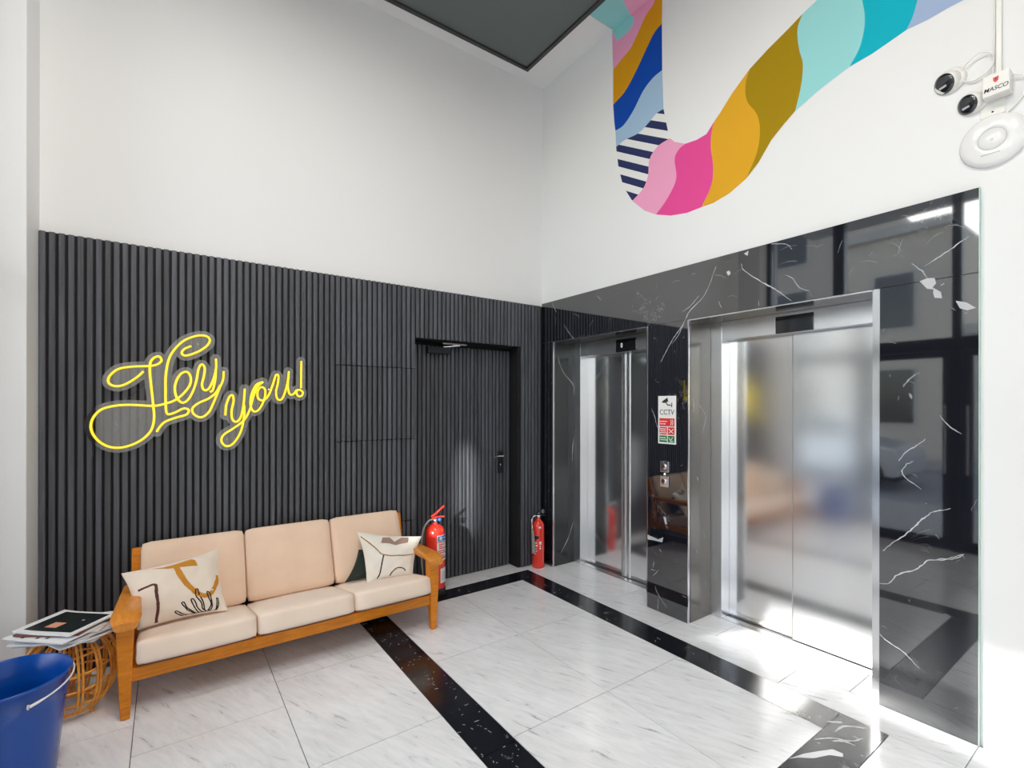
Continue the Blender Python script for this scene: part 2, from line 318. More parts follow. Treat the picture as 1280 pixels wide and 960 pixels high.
MUR_ = {"left":[[-0.872,4.54],[-0.88,4.247],[-0.883,4.205],[-0.884,3.924],[-0.898,3.765],[-0.909,3.703],[-0.916,3.569],[-0.944,3.381],[-0.994,3.22],[-1.083,3.08],[-1.203,2.965],[-1.307,2.903],[-1.434,2.855],[-1.567,2.831],[-1.68,2.834],[-1.764,2.832],[-1.877,2.856],[-1.989,2.908],[-2.066,2.977],[-2.144,3.081],[-2.218,3.143],[-2.277,3.186],[-2.392,3.237],[-2.488,3.269],[-2.549,3.287],[-2.65,3.296],[-2.791,3.329],[-2.871,3.327],[-2.953,3.334],[-3.052,3.333],[-3.163,3.346]],"right":[[-1.362,4.539],[-1.359,4.423],[-1.357,4.278],[-1.36,3.938],[-1.372,3.648],[-1.414,3.452],[-1.428,3.411],[-1.466,3.368],[-1.554,3.316],[-1.643,3.304],[-1.716,3.31],[-1.777,3.372],[-1.809,3.399],[-1.898,3.49],[-2.01,3.578],[-2.124,3.635],[-2.236,3.681],[-2.317,3.719],[-2.391,3.746],[-2.456,3.79],[-2.533,3.839]],"B":[[[-0.89,4.411],[-1.059,4.423],[-1.1,4.485],[-1.058,4.54]],[[-0.883,4.205],[-0.976,4.243],[-1.059,4.271],[-1.123,4.333],[-1.206,4.428],[-1.275,4.467],[-1.319,4.521],[-1.325,4.541]],[[-0.884,3.924],[-1.01,3.968],[-1.123,4.071],[-1.216,4.177],[-1.29,4.253],[-1.357,4.278]],[[-0.909,3.703],[-0.994,3.708],[-1.092,3.775],[-1.186,3.876],[-1.276,3.925],[-1.36,3.938]],[[-0.916,3.569],[-1.011,3.585],[-1.14,3.577],[-1.232,3.608],[-1.306,3.645],[-1.372,3.648]],[[-1.083,3.08],[-1.187,3.137],[-1.233,3.218],[-1.247,3.334],[-1.321,3.399],[-1.428,3.411]],[[-1.307,2.903],[-1.407,2.988],[-1.48,3.1],[-1.467,3.244],[-1.501,3.298],[-1.554,3.316]],[[-1.68,2.834],[-1.752,2.954],[-1.764,3.079],[-1.747,3.214],[-1.756,3.318],[-1.777,3.372]],[[-1.989,2.908],[-2.056,3.041],[-2.075,3.171],[-2.055,3.279],[-1.994,3.39],[-1.984,3.496],[-2.01,3.578]],[[-2.277,3.186],[-2.307,3.304],[-2.319,3.427],[-2.298,3.531],[-2.289,3.648],[-2.317,3.719]],[[-2.549,3.287],[-2.593,3.355],[-2.615,3.443],[-2.617,3.525],[-2.607,3.599],[-2.6,3.705],[-2.585,3.851]],[[-2.791,3.329],[-2.816,3.379],[-2.834,3.445],[-2.853,3.51],[-2.859,3.645]]],"ceil_aqua":[[0.01,-0.882],[-0.243,-0.881],[-0.251,-1.043],[-0.133,-1.145],[0.015,-1.104]],"cl":[[0.01,-1.229],[0.01,-0.882]]}
VEINS = [[[-2.865,2.156],[-2.927,2.191],[-2.986,2.229],[-3.025,2.256]],[[-2.821,2.177],[-2.857,2.138],[-2.875,2.099]],[[-1.97,2.383],[-1.991,2.332],[-2.103,2.237],[-2.184,2.177],[-2.267,2.098]],[[-2.232,2.251],[-2.273,2.227],[-2.313,2.164],[-2.363,2.136]],[[-2.153,2.453],[-2.238,2.43],[-2.273,2.391]],[[-2.363,2.142],[-2.379,2.098]],[[-2.644,2.262],[-2.664,2.278]],[[-2.08,2.133],[-2.082,2.1]],[[-2.927,2.053],[-2.938,2.061]],[[-1.463,1.933],[-1.52,1.995],[-1.574,2.093],[-1.607,2.144],[-1.721,2.236],[-1.8,2.401]],[[-1.82,2.173],[-1.839,2.126]],[[-2.786,1.598],[-2.818,1.63],[-2.844,1.655]],[[-2.812,1.558],[-2.82,1.538]],[[-2.783,1.587],[-2.81,1.626],[-2.846,1.658]],[[-2.923,1.454],[-2.948,1.417],[-2.972,1.391],[-3.0,1.371]],[[-2.769,1.229],[-2.801,1.277],[-2.837,1.307],[-2.872,1.341]],[[-2.828,1.234],[-2.802,1.215],[-2.782,1.179],[-2.793,1.152],[-2.824,1.128],[-2.855,1.104]],[[-2.708,0.775],[-2.747,0.825],[-2.802,0.882],[-2.846,0.942],[-2.898,1.001],[-2.96,1.028]],[[-3.008,0.828],[-2.956,0.795],[-2.89,0.776]],[[-3.031,1.031],[-3.05,1.085]],[[-2.81,1.558],[-2.819,1.53]],[[-2.686,0.604],[-2.732,0.621],[-2.765,0.671],[-2.839,0.719],[-2.88,0.769],[-2.949,0.799],[-3.008,0.833]],[[-2.686,0.358],[-2.721,0.331],[-2.787,0.304],[-2.85,0.252]],[[-1.32,0.174],[-1.347,0.122],[-1.42,0.056]],[[-1.348,0.092],[-1.342,-0.001]],[[-1.301,0.245],[-1.347,0.296]],[[-1.328,0.778],[-1.374,0.748],[-1.392,0.713]],[[-1.401,0.648],[-1.424,0.623]],[[-1.356,0.457],[-1.374,0.439]],[[-1.282,0.286],[-1.32,0.288]],[[-1.549,0.179],[-1.582,0.175]],[[-1.31,0.354],[-1.301,0.306]],[[-1.367,1.811],[-1.413,1.883],[-1.476,1.973],[-1.537,2.039],[-1.596,2.124]],[[-0.149,2.448],[-0.214,2.347]],[[-0.317,2.223],[-0.377,2.149],[-0.455,2.073]],[[-0.337,2.416],[-0.377,2.369]],[[-0.736,2.404],[-0.779,2.359]],[[0.017,2.44],[0.005,2.403]],[[-1.549,2.147],[-1.608,2.173],[-1.676,2.233]],[[-1.281,1.474],[-1.308,1.43],[-1.342,1.332]]]
REVL = [[[0.054,1.956],[0.091,1.859],[0.138,1.791],[0.204,1.736],[0.253,1.68],[0.282,1.602]],[[0.095,0.113],[0.186,0.235],[0.306,0.386]],[[0.238,0.963],[0.243,1.102],[0.318,1.182]]]
BLOTS = [[[-2.849,2.089],[-2.877,2.098],[-2.904,2.093],[-2.91,2.067],[-2.897,2.05],[-2.927,2.024],[-2.931,1.994],[-2.904,2.001],[-2.899,2.024],[-2.9,2.041],[-2.877,2.048]],[[-2.978,1.974],[-3.015,1.96],[-3.046,1.931],[-3.018,1.925],[-2.993,1.937]],[[-1.872,2.352],[-1.893,2.354],[-1.901,2.332],[-1.884,2.323]],[[-1.987,2.439],[-2.018,2.45],[-2.011,2.419]],[[-1.243,0.539],[-1.282,0.531],[-1.347,0.523],[-1.392,0.548],[-1.383,0.509],[-1.31,0.507],[-1.253,0.502]],[[-1.392,0.698],[-1.413,0.695],[-1.424,0.645],[-1.406,0.649]]]
FV = {"blob":[[-0.764,-2.609],[-0.679,-2.632],[-0.606,-2.664],[-0.547,-2.692],[-0.54,-2.73],[-0.563,-2.738],[-0.595,-2.7],[-0.671,-2.67],[-0.722,-2.629]]}
M1 = {"ang":[[-0.846,0.242],[-0.664,0.288],[-0.478,0.294],[-0.487,0.014],[-0.5,-0.283],[-0.535,-0.573],[-0.589,-0.821],[-0.602,-0.969]],"poly":[[-0.473,0.921],[-0.234,0.854],[-0.006,0.867],[0.36,0.904],[0.43,0.83],[0.459,0.587],[0.15,0.674],[-0.158,0.75],[-0.242,0.801]],"arc":[[0.013,0.756],[0.065,0.371],[0.161,0.044],[0.311,-0.26],[0.481,-0.43],[0.624,-0.432],[0.788,-0.237],[0.921,0.035],[0.931,0.136]],"f1":[[0.492,-1.141],[0.316,-1.163],[0.097,-1.138],[-0.029,-0.991],[-0.181,-0.779],[-0.15,-0.734],[-0.017,-0.903],[0.11,-1.05],[0.394,-1.131]],"f2":[[0.468,-1.134],[0.263,-1.004],[0.094,-0.808],[0.039,-0.682],[-0.022,-0.516],[0.028,-0.503],[0.074,-0.693],[0.143,-0.805],[0.27,-0.952],[0.468,-1.134]],"f3":[[0.494,-1.123],[0.343,-0.955],[0.256,-0.784],[0.186,-0.491],[0.233,-0.462],[0.278,-0.611],[0.307,-0.764],[0.395,-0.934],[0.494,-1.123]],"f4":[[0.508,-1.109],[0.42,-0.833],[0.406,-0.65],[0.307,-0.385],[0.32,-0.191],[0.367,-0.188],[0.382,-0.355],[0.452,-0.664],[0.462,-0.882],[0.51,-1.092]],"f5":[[0.52,-1.113],[0.624,-0.751],[0.589,-0.528],[0.561,-0.359],[0.592,-0.333],[0.635,-0.436],[0.647,-0.652],[0.636,-0.861],[0.548,-1.085]],"f6":[[0.544,-1.119],[0.711,-0.954],[0.769,-0.759],[0.787,-0.588],[0.82,-0.616],[0.805,-0.805],[0.719,-0.991],[0.566,-1.143]]}
M2 = {"poly":[[-0.244,0.837],[-0.028,0.837],[0.138,0.607],[0.373,0.884],[0.601,0.906],[0.588,0.593],[0.174,0.427],[-0.042,0.515],[-0.315,0.511]],"tan":[[-0.969,0.817],[-0.654,0.456],[-0.456,0.212],[-0.24,-0.008],[0.393,-0.065],[0.882,0.012]],"line":[[-0.257,-0.026],[-0.341,-0.369],[-0.44,-0.757],[-0.563,-1.026]],"arc":[[-0.02,-1.035],[0.037,-0.815],[0.22,-0.644],[0.404,-0.625],[0.56,-0.683],[0.632,-0.807]]}
# ================================================================ THE SETTING
CEIL = 4.53
# --- floor
fl = struct(MB().box(-3.95, .42, -5.7, .16, -.1, -.012).obj('floor', 'grout'), 'lobby floor of white marble tiles with black marble border bands')
G = .0017
def tile(x0, x1, y0, y1, black=False):
    MB().box(x0+G, x1-G, y0+G, y1-G, -.012, 0).obj('border_strip' if black else 'tile', 'black_marble_floor' if black else 'white_marble', fl)
def cols(x0, x1, ys):
    for a, b in zip(ys[:-1], ys[1:]): tile(x0, x1, b, a)
cols(-3.68, -3.037, [0, -.732, -1.504, -2.28, -3.06, -3.84, -4.62, -5.4])
cols(-3.037, -2.432, [0, -.2, -.988, -1.77, -2.55, -3.33, -4.11, -4.89, -5.4])
cols(-2.432, -1.83, [0, -.732, -1.504, -2.28, -3.06, -3.84, -4.62, -5.4])
for y0, y1 in ((0, -.9), (-.9, -1.85), (-1.85, -2.802)): tile(-1.83, -1.637, y1, y0, True)
for x0, x1 in ((-1.637, -1.031), (-1.031, -.428)): cols(x0, x1, [-.271, -1.046, -1.825, -2.608])
for x0, x1 in ((-1.637, -.95), (-.95, -.428)): tile(x0, x1, -.271, -.091, True)
tile(-.428, -.234, -.3, -.091, True)
for y0, y1 in ((-.3, -1.506), (-1.506, -2.608), (-2.608, -2.802)): tile(-.428, -.234, y1, y0, True)
for x0, x1 in ((-1.637, -1.031), (-1.031, -.428)): tile(x0, x1, -2.802, -2.608, True)
for x0, x1 in ((-1.637, -1.24), (-1.24, -.63), (-.63, -.234)): tile(x0, x1, -.091, 0)
cols(-.234, 0, [0, -.75, -1.506, -2.303, -3.057, -3.84, -4.62, -5.4])
for i, (x0, x1) in enumerate(((-1.83, -1.25), (-1.25, -.74), (-.74, -.234))): cols(x0, x1, [-2.802, -3.25 if i % 2 else -3.6, -4.4, -5.4])
tile(-1.30, -.631, 0, .14); tile(-.631, -.277, 0, .14)
tile(0, .27, -1.0, -.165); tile(0, .27, -1.245, -1.0); tile(0, .27, -1.8, -1.595); tile(0, .27, -2.56, -1.8); tile(0, .27, -2.665, -2.56)
fk = MB(); vb = MB()
pts = FV['blob']; vb.prism(pts, 'z', .0001, .0005)
for pth in ([(-.54, -2.62), (-.47, -2.66), (-.42, -2.72), (-.36, -2.74)], [(-.49, -2.67), (-.45, -2.7), (-.44, -2.74)], [(-.41, -2.65), (-.33, -2.66), (-.27, -2.72)], [(-.36, -2.6), (-.31, -2.64)]):
    a, f = ribbon(smooth_path(pth, 5), .012, lambda p: (p[0], p[1], .0004), .4); vb.add(a, f)

rf = random.Random(5)
for _ in range(150):
    if rf.random() < .75: x_ = rf.uniform(-1.825, -1.645); y_ = rf.uniform(-2.75, -.5)
    elif rf.random() < .5: x_ = rf.uniform(-.42, -.245); y_ = rf.uniform(-2.7, -.2)
    else: x_ = rf.uniform(-1.6, -.3); y_ = rf.uniform(-2.79, -2.62) if rf.random() < .5 else rf.uniform(-.26, -.1)
    a_ = rf.uniform(0, 3.14); l_ = rf.uniform(.003, .016)*(1.6 if rf.random() < .15 else 1)
    a, f = ribbon([(x_, y_), (x_+l_*.5*math.cos(a_)+.001, y_+l_*.5*math.sin(a_)), (x_+l_*math.cos(a_), y_+l_*math.sin(a_))], rf.uniform(.0015, .005), lambda p: (max(-1.828, min(-.236, p[0])), p[1], .0003), .4); fk.add(a, f)
fk.obj('marble_fleck', 'vein', fl)['kind'] = 'stuff'
vb.obj('marble_vein', 'vein', fl, label='white veins in the black marble border by the second lift')

# --- back wall with charcoal slats
wb = struct(MB().box(-3.9, .42, .02, .3, 2.43, CEIL+.2).box(-3.9, -1.303, .02, .3, -.1, 2.43).box(-.275, .42, .02, .3, -.1, 2.43)
            .box(-1.303, -.275, .02, .3, 2.035, 2.43).obj('wall_back', 'white_wall'), 'white plaster wall above charcoal slat panelling')
MB().box(-3.475, -1.303, .006, .0195, .003, 2.436).box(-.275, .02, .006, .0195, .003, 2.436).box(-1.303, -.275, .006, .0195, 2.035, 2.436).obj('slat_backing', 'black', wb)
MB().box(-1.303, -1.300, .007, .16, .0, 2.035).box(-.278, -.275, .007, .16, .0, 2.035).box(-1.303, -.275, .007, .16, 2.03, 2.033).box(-1.303, -.275, .162, .29, -.05, 2.034).obj('door_reveal', 'black', wb)
SLM = {}
PITCH = .0389; SW = .0262
def slat(x, y, z0, z1, parent):
    h = round(z1-z0, 4)
    if h not in SLM:
        m_ = MB(); a = SW/2; c = .0025
        m_.prism([(-a, .006), (-a, -.0145), (-a+c, -.017), (a-c, -.017), (a, -.0145), (a, .006)], 'z', 0, h-.004)
        # rounded top edge
        m_.prism([(-a+.002, .006), (-a+.002, -.009), (a-.002, -.009), (a-.002, .006)], 'z', h-.004, h)
        SLM[h] = m_.mesh('slat', 'slat')
    o = link('slat', SLM[h], parent); o.location = (x, y, z0); return o
x = -3.475+SW/2+.002
xs = []
while x < -.03+.02: xs.append(x); x += PITCH
for x in xs:
    yy = .001
    if -1.303-SW/2 < x < -.275+SW/2-.005: slat(x, yy, 2.037, 2.436, wb); continue
    if -1.94 < x < -1.303:
        segs = [(1.792, 2.436), (1.234, 1.786), (.592, 1.228), (.004, .586)]
        for i, (a, b) in enumerate(segs): slat(x, yy-(.003 if i in (1,) else 0), a, b, wb)
        continue
    slat(x, yy, .004, 2.436, wb)
# slatted door, set back in its reveal
d1 = struct(MB().box(-1.297, -.281, .142, .16, .006, 2.004).obj('door_1', 'black'), 'hidden charcoal slatted door set back in the slat wall')
x = -1.297+SW/2+.004
while x < -.281-SW/2: slat(x, .137, .008, 2.0, d1); x += PITCH
# vertical access gap line
MB().box(-1.372, -1.3705, -.017, .004, 1.23, 1.79).obj('access_panel_gap', 'black', wb)
cl = MB().box(-1.15, -.94, .07, .118, 1.93, 1.985).obj('door_closer', 'dark_metal', d1, bevel=.004, label='dark grey door closer box with a steel arm')
MB().tube([(-1.0, .09, 1.99), (-.86, .055, 2.008)], .009, 8).box(-1.03, -.80, .04, .062, 2.008, 2.02).obj('closer_arm', 'chrome', cl)
h = MB().box(-.425, -.375, .108, .12, .87, 1.07).obj('lock_plate', 'dark_metal', d1, bevel=.002, label='dark lock plate with keyhole and lever')
MB().tube([(-.40, .11, 1.03), (-.40, .065, 1.03)], .009, 10).tube([(-.395, .07, 1.03), (-.44, .064, 1.032), (-.515, .068, 1.03)], .008, 10).obj('door_handle', 'chrome', h)
MB().lathe([(0, .004), (.008, .004), (.008, 0)], (-.40, .1078, .95), 16, 'y').box(-.403, -.397, .104, .1078, .925, .95).obj('keyhole', 'chrome', h)

# --- lift wall (right)
T = .023
wr = struct(MB().box(T, .5, -5.7, .3, 2.46, CEIL+.2).box(T, .5, -5.7, -3.02, -.1, 2.46).box(T, .5, -.165, .02, -.1, 2.46).box(T, .5, -1.595, -1.245, -.1, 2.46)
            .box(T, .5, -3.02, -2.665, -.1, 2.46).box(T, .5, -3.02, -.0, 2.086, 2.46).box(.42, .5, -2.7, -.1, -.1, 2.1).obj('wall_right', 'white_wall'),
            'white lift wall clad to head height in black marble')
slabs = {}
slabs['top'] = MB().box(0, T-.001, -3.055, -.001, 2.088, 2.46).obj('marble_slab', 'black_marble', wr)
slabs['a'] = MB().box(0, T-.001, -.165, -.001, .001, 2.085).obj('marble_slab', 'black_marble', wr)
slabs['b'] = MB().box(0, T-.001, -1.595, -1.245, .001, 2.085).obj('marble_slab', 'black_marble', wr)
slabs['c'] = MB().box(0, T-.001, -3.055, -2.665, .001, 2.085).obj('marble_slab', 'black_marble', wr)
slabs['top2'] = slabs['top']
for nm, y0, y1 in (('r1', -.168, -.165), ('r2', -1.245, -1.242), ('r3', -1.598, -1.595), ('r4', -2.665, -2.662)):
    slabs[nm] = MB().box(T, .262, y0, y1, .001, 2.083).obj('reveal_slab', 'reveal_dark' if nm in ('r1', 'r2') else 'reveal_marble', wr)
for y0, y1 in ((-1.245, -.165), (-2.665, -1.595)): MB().box(T, .262, y0, y1, 2.083, 2.086).obj('soffit_slab', 'reveal_marble', wr)
MB().box(-.001, T, -3.058, -3.0551, .001, 2.462).obj('edge_trim', mat('pale_green_edge', (.45, .62, .55), .2), wr, label='pale green edge strip at the end of the marble')
# thin white-grey line at the top of the cladding
random.seed(3)
vd = {}; vf = {}
for path in VEINS:
    ln = sum(math.dist(a, b) for a, b in zip(path[:-1], path[1:])); cy = sum(p[0] for p in path)/len(path); cz = sum(p[1] for p in path)/len(path)
    k = 'top' if cz > 2.086 else ('a' if cy > -.2 else 'b' if cy > -2 else 'c')
    sp = smooth_path(path, 7); sp = [p+np.array([random.uniform(-1, 1), random.uniform(-1, 1)])*.0022 for p in sp]
    sp = [p for p in sp if (p[1] > 2.09) == (cz > 2.086) or True]
    a, f = ribbon(sp, .0034+.0014*(ln > .25), lambda p: (-.0005, p[0], max(.002, p[1])), .5)
    d_ = vd if ln > .14 or random.random() < (.6 if k == 'top' else .9) else vf
    d_.setdefault(k, MB()).add(a, f)
for b in BLOTS:
    cy = sum(p[0] for p in b)/len(b); cz = sum(p[1] for p in b)/len(b); k = 'top' if cz > 2.086 else ('b' if cy > -2 else 'c')
    vd.setdefault(k, MB()).prism([(p[0], p[1]) for p in b], 'x', -.0007, -.0002)
for _ in range(26):      # faint pale wisps in the top slab and columns
    y = random.uniform(-3.0, -.1); z = random.uniform(2.11, 2.43); a_ = random.uniform(-.6, 1.6); l_ = random.uniform(.02, .10)
    pth = [(y, z), (y-l_*.5*math.cos(a_), min(2.45, z+l_*.5*math.sin(a_)+.008)), (y-l_*math.cos(a_), min(2.452, max(2.095, z+l_*math.sin(a_))))]
    a, f = ribbon(smooth_path(pth, 5), .0035, lambda p: (-.0004, p[0], p[1]), .5); vf.setdefault('top', MB()).add(a, f)
for k, y0, y1 in (('a', -.15, -.01), ('b', -1.58, -1.26), ('c', -3.04, -2.68)):
    for _ in range(16):
        y = random.uniform(y0, y1); z = random.uniform(.05, 2.0); l_ = random.uniform(.008, .03); a_ = random.uniform(0, 3)
        a, f = ribbon(smooth_path([(y, z), (y+l_*.5*math.cos(a_), z+l_*.5*math.sin(a_)+.003), (y+l_*math.cos(a_), z+l_*math.sin(a_))], 4), .0035, lambda p: (-.0004, p[0], p[1]), .4)
        vf.setdefault(k, MB()).add(a, f)
for k, mb in vd.items(): mb.obj('marble_vein', 'vein', slabs[k])
for k, mb in vf.items(): mb.obj('fine_vein', 'vein_faint', slabs[k])
rv = MB()
for path in REVL:
    a, f = ribbon(smooth_path([(max(.03, min(.255, p[0])), p[1]) for p in path], 5), .006, lambda p: (p[0], -.1687, p[1]), .5); rv.add(a, f)
rv.obj('marble_vein', 'vein', slabs['r1'])
rv = MB()
for path in ([(.05, 1.55), (.06, 1.5), (.055, 1.45)], [(.12, 1.5), (.2, 1.42), (.16, 1.3)], [(.1, 1.0), (.11, .97)], [(.18, .6), (.19, .56)], [(.09, .5), (.1, .47)], [(.2, .25), (.21, .2)]):
    a, f = ribbon(smooth_path(path, 5), .005, lambda p: (p[0], -1.5987, p[1]), .5); rv.add(a, f)
rv.obj('marble_vein', 'vein', slabs['r3'])
# steel edge trims round both openings
for y0, y1 in ((-1.245, -.165), (-2.665, -1.595)):
    MB().box(-.002, .012, y0, y1, 2.078, 2.0845).obj('trim', 'trim_steel', wr)
    MB().box(-.002, .012, y0-(.006 if y0 > -2 else .026), y0+.004, .001, 2.0845).obj('trim', 'trim_steel', wr)
    MB().box(-.002, .012, y1-.003, y1+.004, .001, 2.0845).obj('trim', 'trim_steel', wr)
# --- lifts
def lift(label, ya, yb, digit):
    # ya > yb : left and right edge of the opening
    t = thing('lift', label, 'lift', (.3, (ya+yb)/2, 0)); iv = Matrix.Translation((-.3, -(ya+yb)/2, 0))
    def part(mb, nm, mt, par=None, **kw):
        me = mb.mesh(nm, mt); me.transform(iv); return link(nm, me, par or t, **kw)
    fa, fb = ya-.087, yb+.087
    part(MB().prism([(.262, ya-.003), (.262, fa), (.372, fa), (.372, fa+.01), (.40, fa+.01), (.40, ya-.003)], 'z', .002, 2.083), 'door_frame', 'frame_steel', bevel=.002)
    part(MB().prism([(.262, yb+.003), (.262, fb), (.372, fb), (.372, fb-.01), (.40, fb-.01), (.40, yb+.003)], 'z', .002, 2.083), 'door_frame', 'frame_steel', bevel=.002)
    part(MB().box(.264, .40, fb, fa, 1.955, 2.083), 'header', 'header_steel', bevel=.002)
    mid = (fa+fb)/2
    part(MB().box(.362, .385, mid+.002, fa, .006, 1.953), 'door_panel', 'brushed_steel', bevel=.002)
    dp = part(MB().box(.345, .372, fb, mid+.012, .006, 1.953), 'door_panel', 'brushed_steel', bevel=.002)
    part(MB().box(.3415, .3449, mid+.009, mid+.012, .008, 1.95), 'door_seam', 'hose', dp)
    if digit:
        part(MB().prism([(.346, mid+.012), (.334, mid-.006), (.334, mid-.030), (.346, mid-.036)], 'z', .006, 1.953), 'door_flange', 'frame_steel', dp, bevel=.002)
        part(MB().prism([(.346, mid-.042), (.336, mid-.052), (.336, mid-.080), (.346, mid-.090)], 'z', .006, 1.953), 'door_flange', 'frame_steel', dp, bevel=.002)
    s_ = part(MB().box(.272, .40, fb, fa, -.008, .002), 'sill', 'frame_steel')
    part(MB().box(.335, .341, fb, fa, .002, .0035).box(.352, .358, fb, fa, .002, .0035), 'sill_groove', 'black', s_)
    dc = (-.812 if digit else -2.165)
    d_ = part(MB().box(.256, .266, dc-.112, dc+.112, 1.955, 2.062), 'floor_display', 'black_gloss', bevel=.003)
    if digit: text('digit', '0', .055, 'digit', d_, iv @ onx(.2555, dc+.045, 2.008), .0004, sx=.8)
    # lift car behind
    return t
lift('steel lift door nearest the corner with a lit zero on its display', -.165, -1.245, True)
lift('wide steel lift door on the right of the marble column, blank display', -1.595, -2.665, False)
# signs and buttons
sg = thing('notice_board', 'white strip sign reading CCTV above red and green fire notices on the marble column', 'sign', (-.003, -1.424, 1.395))
iv = Matrix.Translation((.003, 1.424, -1.395))
def sp(mb, nm, mt, par): me = mb.mesh(nm, mt); me.transform(iv); return link(nm, me, par)
b0 = sp(MB().box(-.0045, -.0006, -1.499, -1.349, 1.222, 1.565), 'board', 'label_white', sg)
X_ = -.0052
def q(y0, y1, z0, z1, mt, nm='print'): return sp(MB().box(X_, -.0045, y0, y1, z0, z1), nm, mt, b0)
text('lettering', 'CCTV', .052, 'ink', b0, iv @ onx(X_, -1.424, 1.447), .0004, sx=.92)
sp(MB().prism([(-1.378, 1.518), (-1.392, 1.532), (-1.428, 1.552), (-1.436, 1.526), (-1.405, 1.514), (-1.395, 1.516)], 'x', X_, -.0045), 'camera_symbol', 'ink', b0)
sp(MB().prism([(-1.418, 1.522), (-1.43, 1.505), (-1.462, 1.499), (-1.462, 1.516), (-1.468, 1.516), (-1.468, 1.484), (-1.462, 1.484), (-1.462, 1.493), (-1.428, 1.497), (-1.412, 1.517)], 'x', X_, -.0045), 'camera_bracket', 'ink', b0)
for (y0, y1, z0, z1, mt) in ((-1.488, -1.360, 1.348, 1.405, 'label_red'), (-1.425, -1.360, 1.288, 1.342, 'label_red'), (-1.488, -1.432, 1.288, 1.342, 'label_red'),
                             (-1.425, -1.360, 1.233, 1.281, 'label_green'), (-1.488, -1.432, 1.233, 1.281, 'label_green')):
    q(y0, y1, z0, z1, mt, 'notice_panel')
X_ = -.0057
mb = MB()
for (y, z, wd) in ((-1.365, 1.382, .055), (-1.365, 1.364, .045), (-1.366, 1.328, .048), (-1.37, 1.314, .04), (-1.366, 1.30, .046), (-1.366, 1.265, .048), (-1.37, 1.25, .042)):
    k = 0
    while k < wd: l_ = random.uniform(.006, .014); mb.box(X_, -.0052, y-k-l_, y-k, z-.003, z+.004); k += l_+.003
for pth in ([(-1.455, 1.395), (-1.462, 1.375), (-1.455, 1.355)], [(-1.468, 1.398), (-1.475, 1.378), (-1.47, 1.355)], [(-1.44, 1.33), (-1.46, 1.315), (-1.48, 1.33)], [(-1.44, 1.30), (-1.46, 1.31), (-1.48, 1.298)], [(-1.44, 1.27), (-1.455, 1.25), (-1.475, 1.272)], [(-1.45, 1.24), (-1.478, 1.244)]):
    a, f = ribbon(smooth_path(pth, 4), .005, lambda p: (X_, p[0], p[1]), .2, False); mb.add(a, f)
me = mb.mesh('notice_lettering', 'label_white'); me.transform(iv); link('notice_lettering', me, b0)['kind'] = 'stuff'
cp = thing('call_button_panel', 'steel lift call buttons, two square plates one above the other', 'button panel', (-.002, -1.404, 1.0))
iv = Matrix.Translation((.002, 1.404, -1.0))
for z0, z1 in ((1.018, 1.098), (.912, .992)):
    me = MB().box(-.011, -.0006, -1.441, -1.369, z0, z1).mesh('button_plate', 'trim_steel'); me.transform(iv); pt = link('button_plate', me, cp, bevel=.004)
    me = MB().lathe([(.022, 0), (.022, .004), (.017, .006), (0, .006)], (-.011, -1.405, (z0+z1)/2), 20, 'x').mesh('button', 'chrome'); me.transform(iv); link('button', me, pt)
    me = MB().prism([(-1.393, (z0+z1)/2-.006), (-1.405, (z0+z1)/2+.009), (-1.417, (z0+z1)/2-.006)] if z0 > 1 else [(-1.393, (z0+z1)/2+.006), (-1.405, (z0+z1)/2-.009), (-1.417, (z0+z1)/2+.006)], 'x', -.0178, -.0168).mesh('arrow', 'ink'); me.transform(iv); link('arrow', me, pt)
me = MB().box(-.006, -.0006, -1.41, -1.40, .998, 1.012).mesh('indicator_light', 'digit'); me.transform(iv); link('indicator_light', me, cp)

# --- left pier and shop front
wl = struct(MB().box(-3.95, -3.475, -.276, .3, -.1, CEIL+.2).obj('wall_left', 'white_wall', bevel=.004), 'white pier at the left end of the slat wall')
struct(MB().box(-3.95, .5, -5.9, -5.7, -.1, CEIL+.2).obj('wall_front', 'white_wall'))
struct(MB().box(-3.95, -3.6, -5.7, -4.62, -.1, CEIL+.2).obj('wall_street', 'white_wall'))
ce = struct(MB().box(-3.95, .5, -5.9, .3, CEIL, CEIL+.2).obj('ceiling', 'white_ceiling'), 'white ceiling margin round a dark grey panel')
pn = MB().box(-3.2, -.31, -5.2, -.17, 4.50, CEIL-.001).obj('ceiling_panel', 'panel_grey', ce)
MB().box(-3.24, -.278, -.17, -.138, 4.485, CEIL-.001).box(-.31, -.278, -5.2, -.17, 4.485, CEIL-.001).obj('panel_rim', 'panel_rim', ce)
for i_, (x_, y_) in enumerate(FILL_LAMPS):  # fittings made up for the added fill lights, out of view
    lt = link('fill_light_fitting', MB().lathe([(.085, 0), (.10, 0), (.10, -.008), (.085, -.012), (.082, -.02), (.082, 0)], n=24).mesh('fill_light_fitting', 'white_plastic'), ce); lt.location = (x_, y_, 4.5)
    link('fill_lamp_disc', MB().lathe([(0, -.003), (.082, -.003)], n=24).mesh('fill_lamp_disc', 'fill_lamp_glow'), lt)
XS = -3.70
struct(MB().box(-3.95, -3.66, -5.9, .3, CEIL+.005, 9).obj('wall_facade', 'white_wall'))
sf = bpy.data.objects.new('window_1', None); COL.objects.link(sf); struct(sf, 'street shop front of tall glass between dark metal posts')
posts = [(-.33, -.277), (-1.19, -1.07), (-2.24, -2.165), (-3.35, -3.27), (-4.62, -4.54)]
for a, b in posts: MB().box(XS-.05, XS+.05, a, b, 0, CEIL).obj('post', 'dark_metal', sf, bevel=.003)
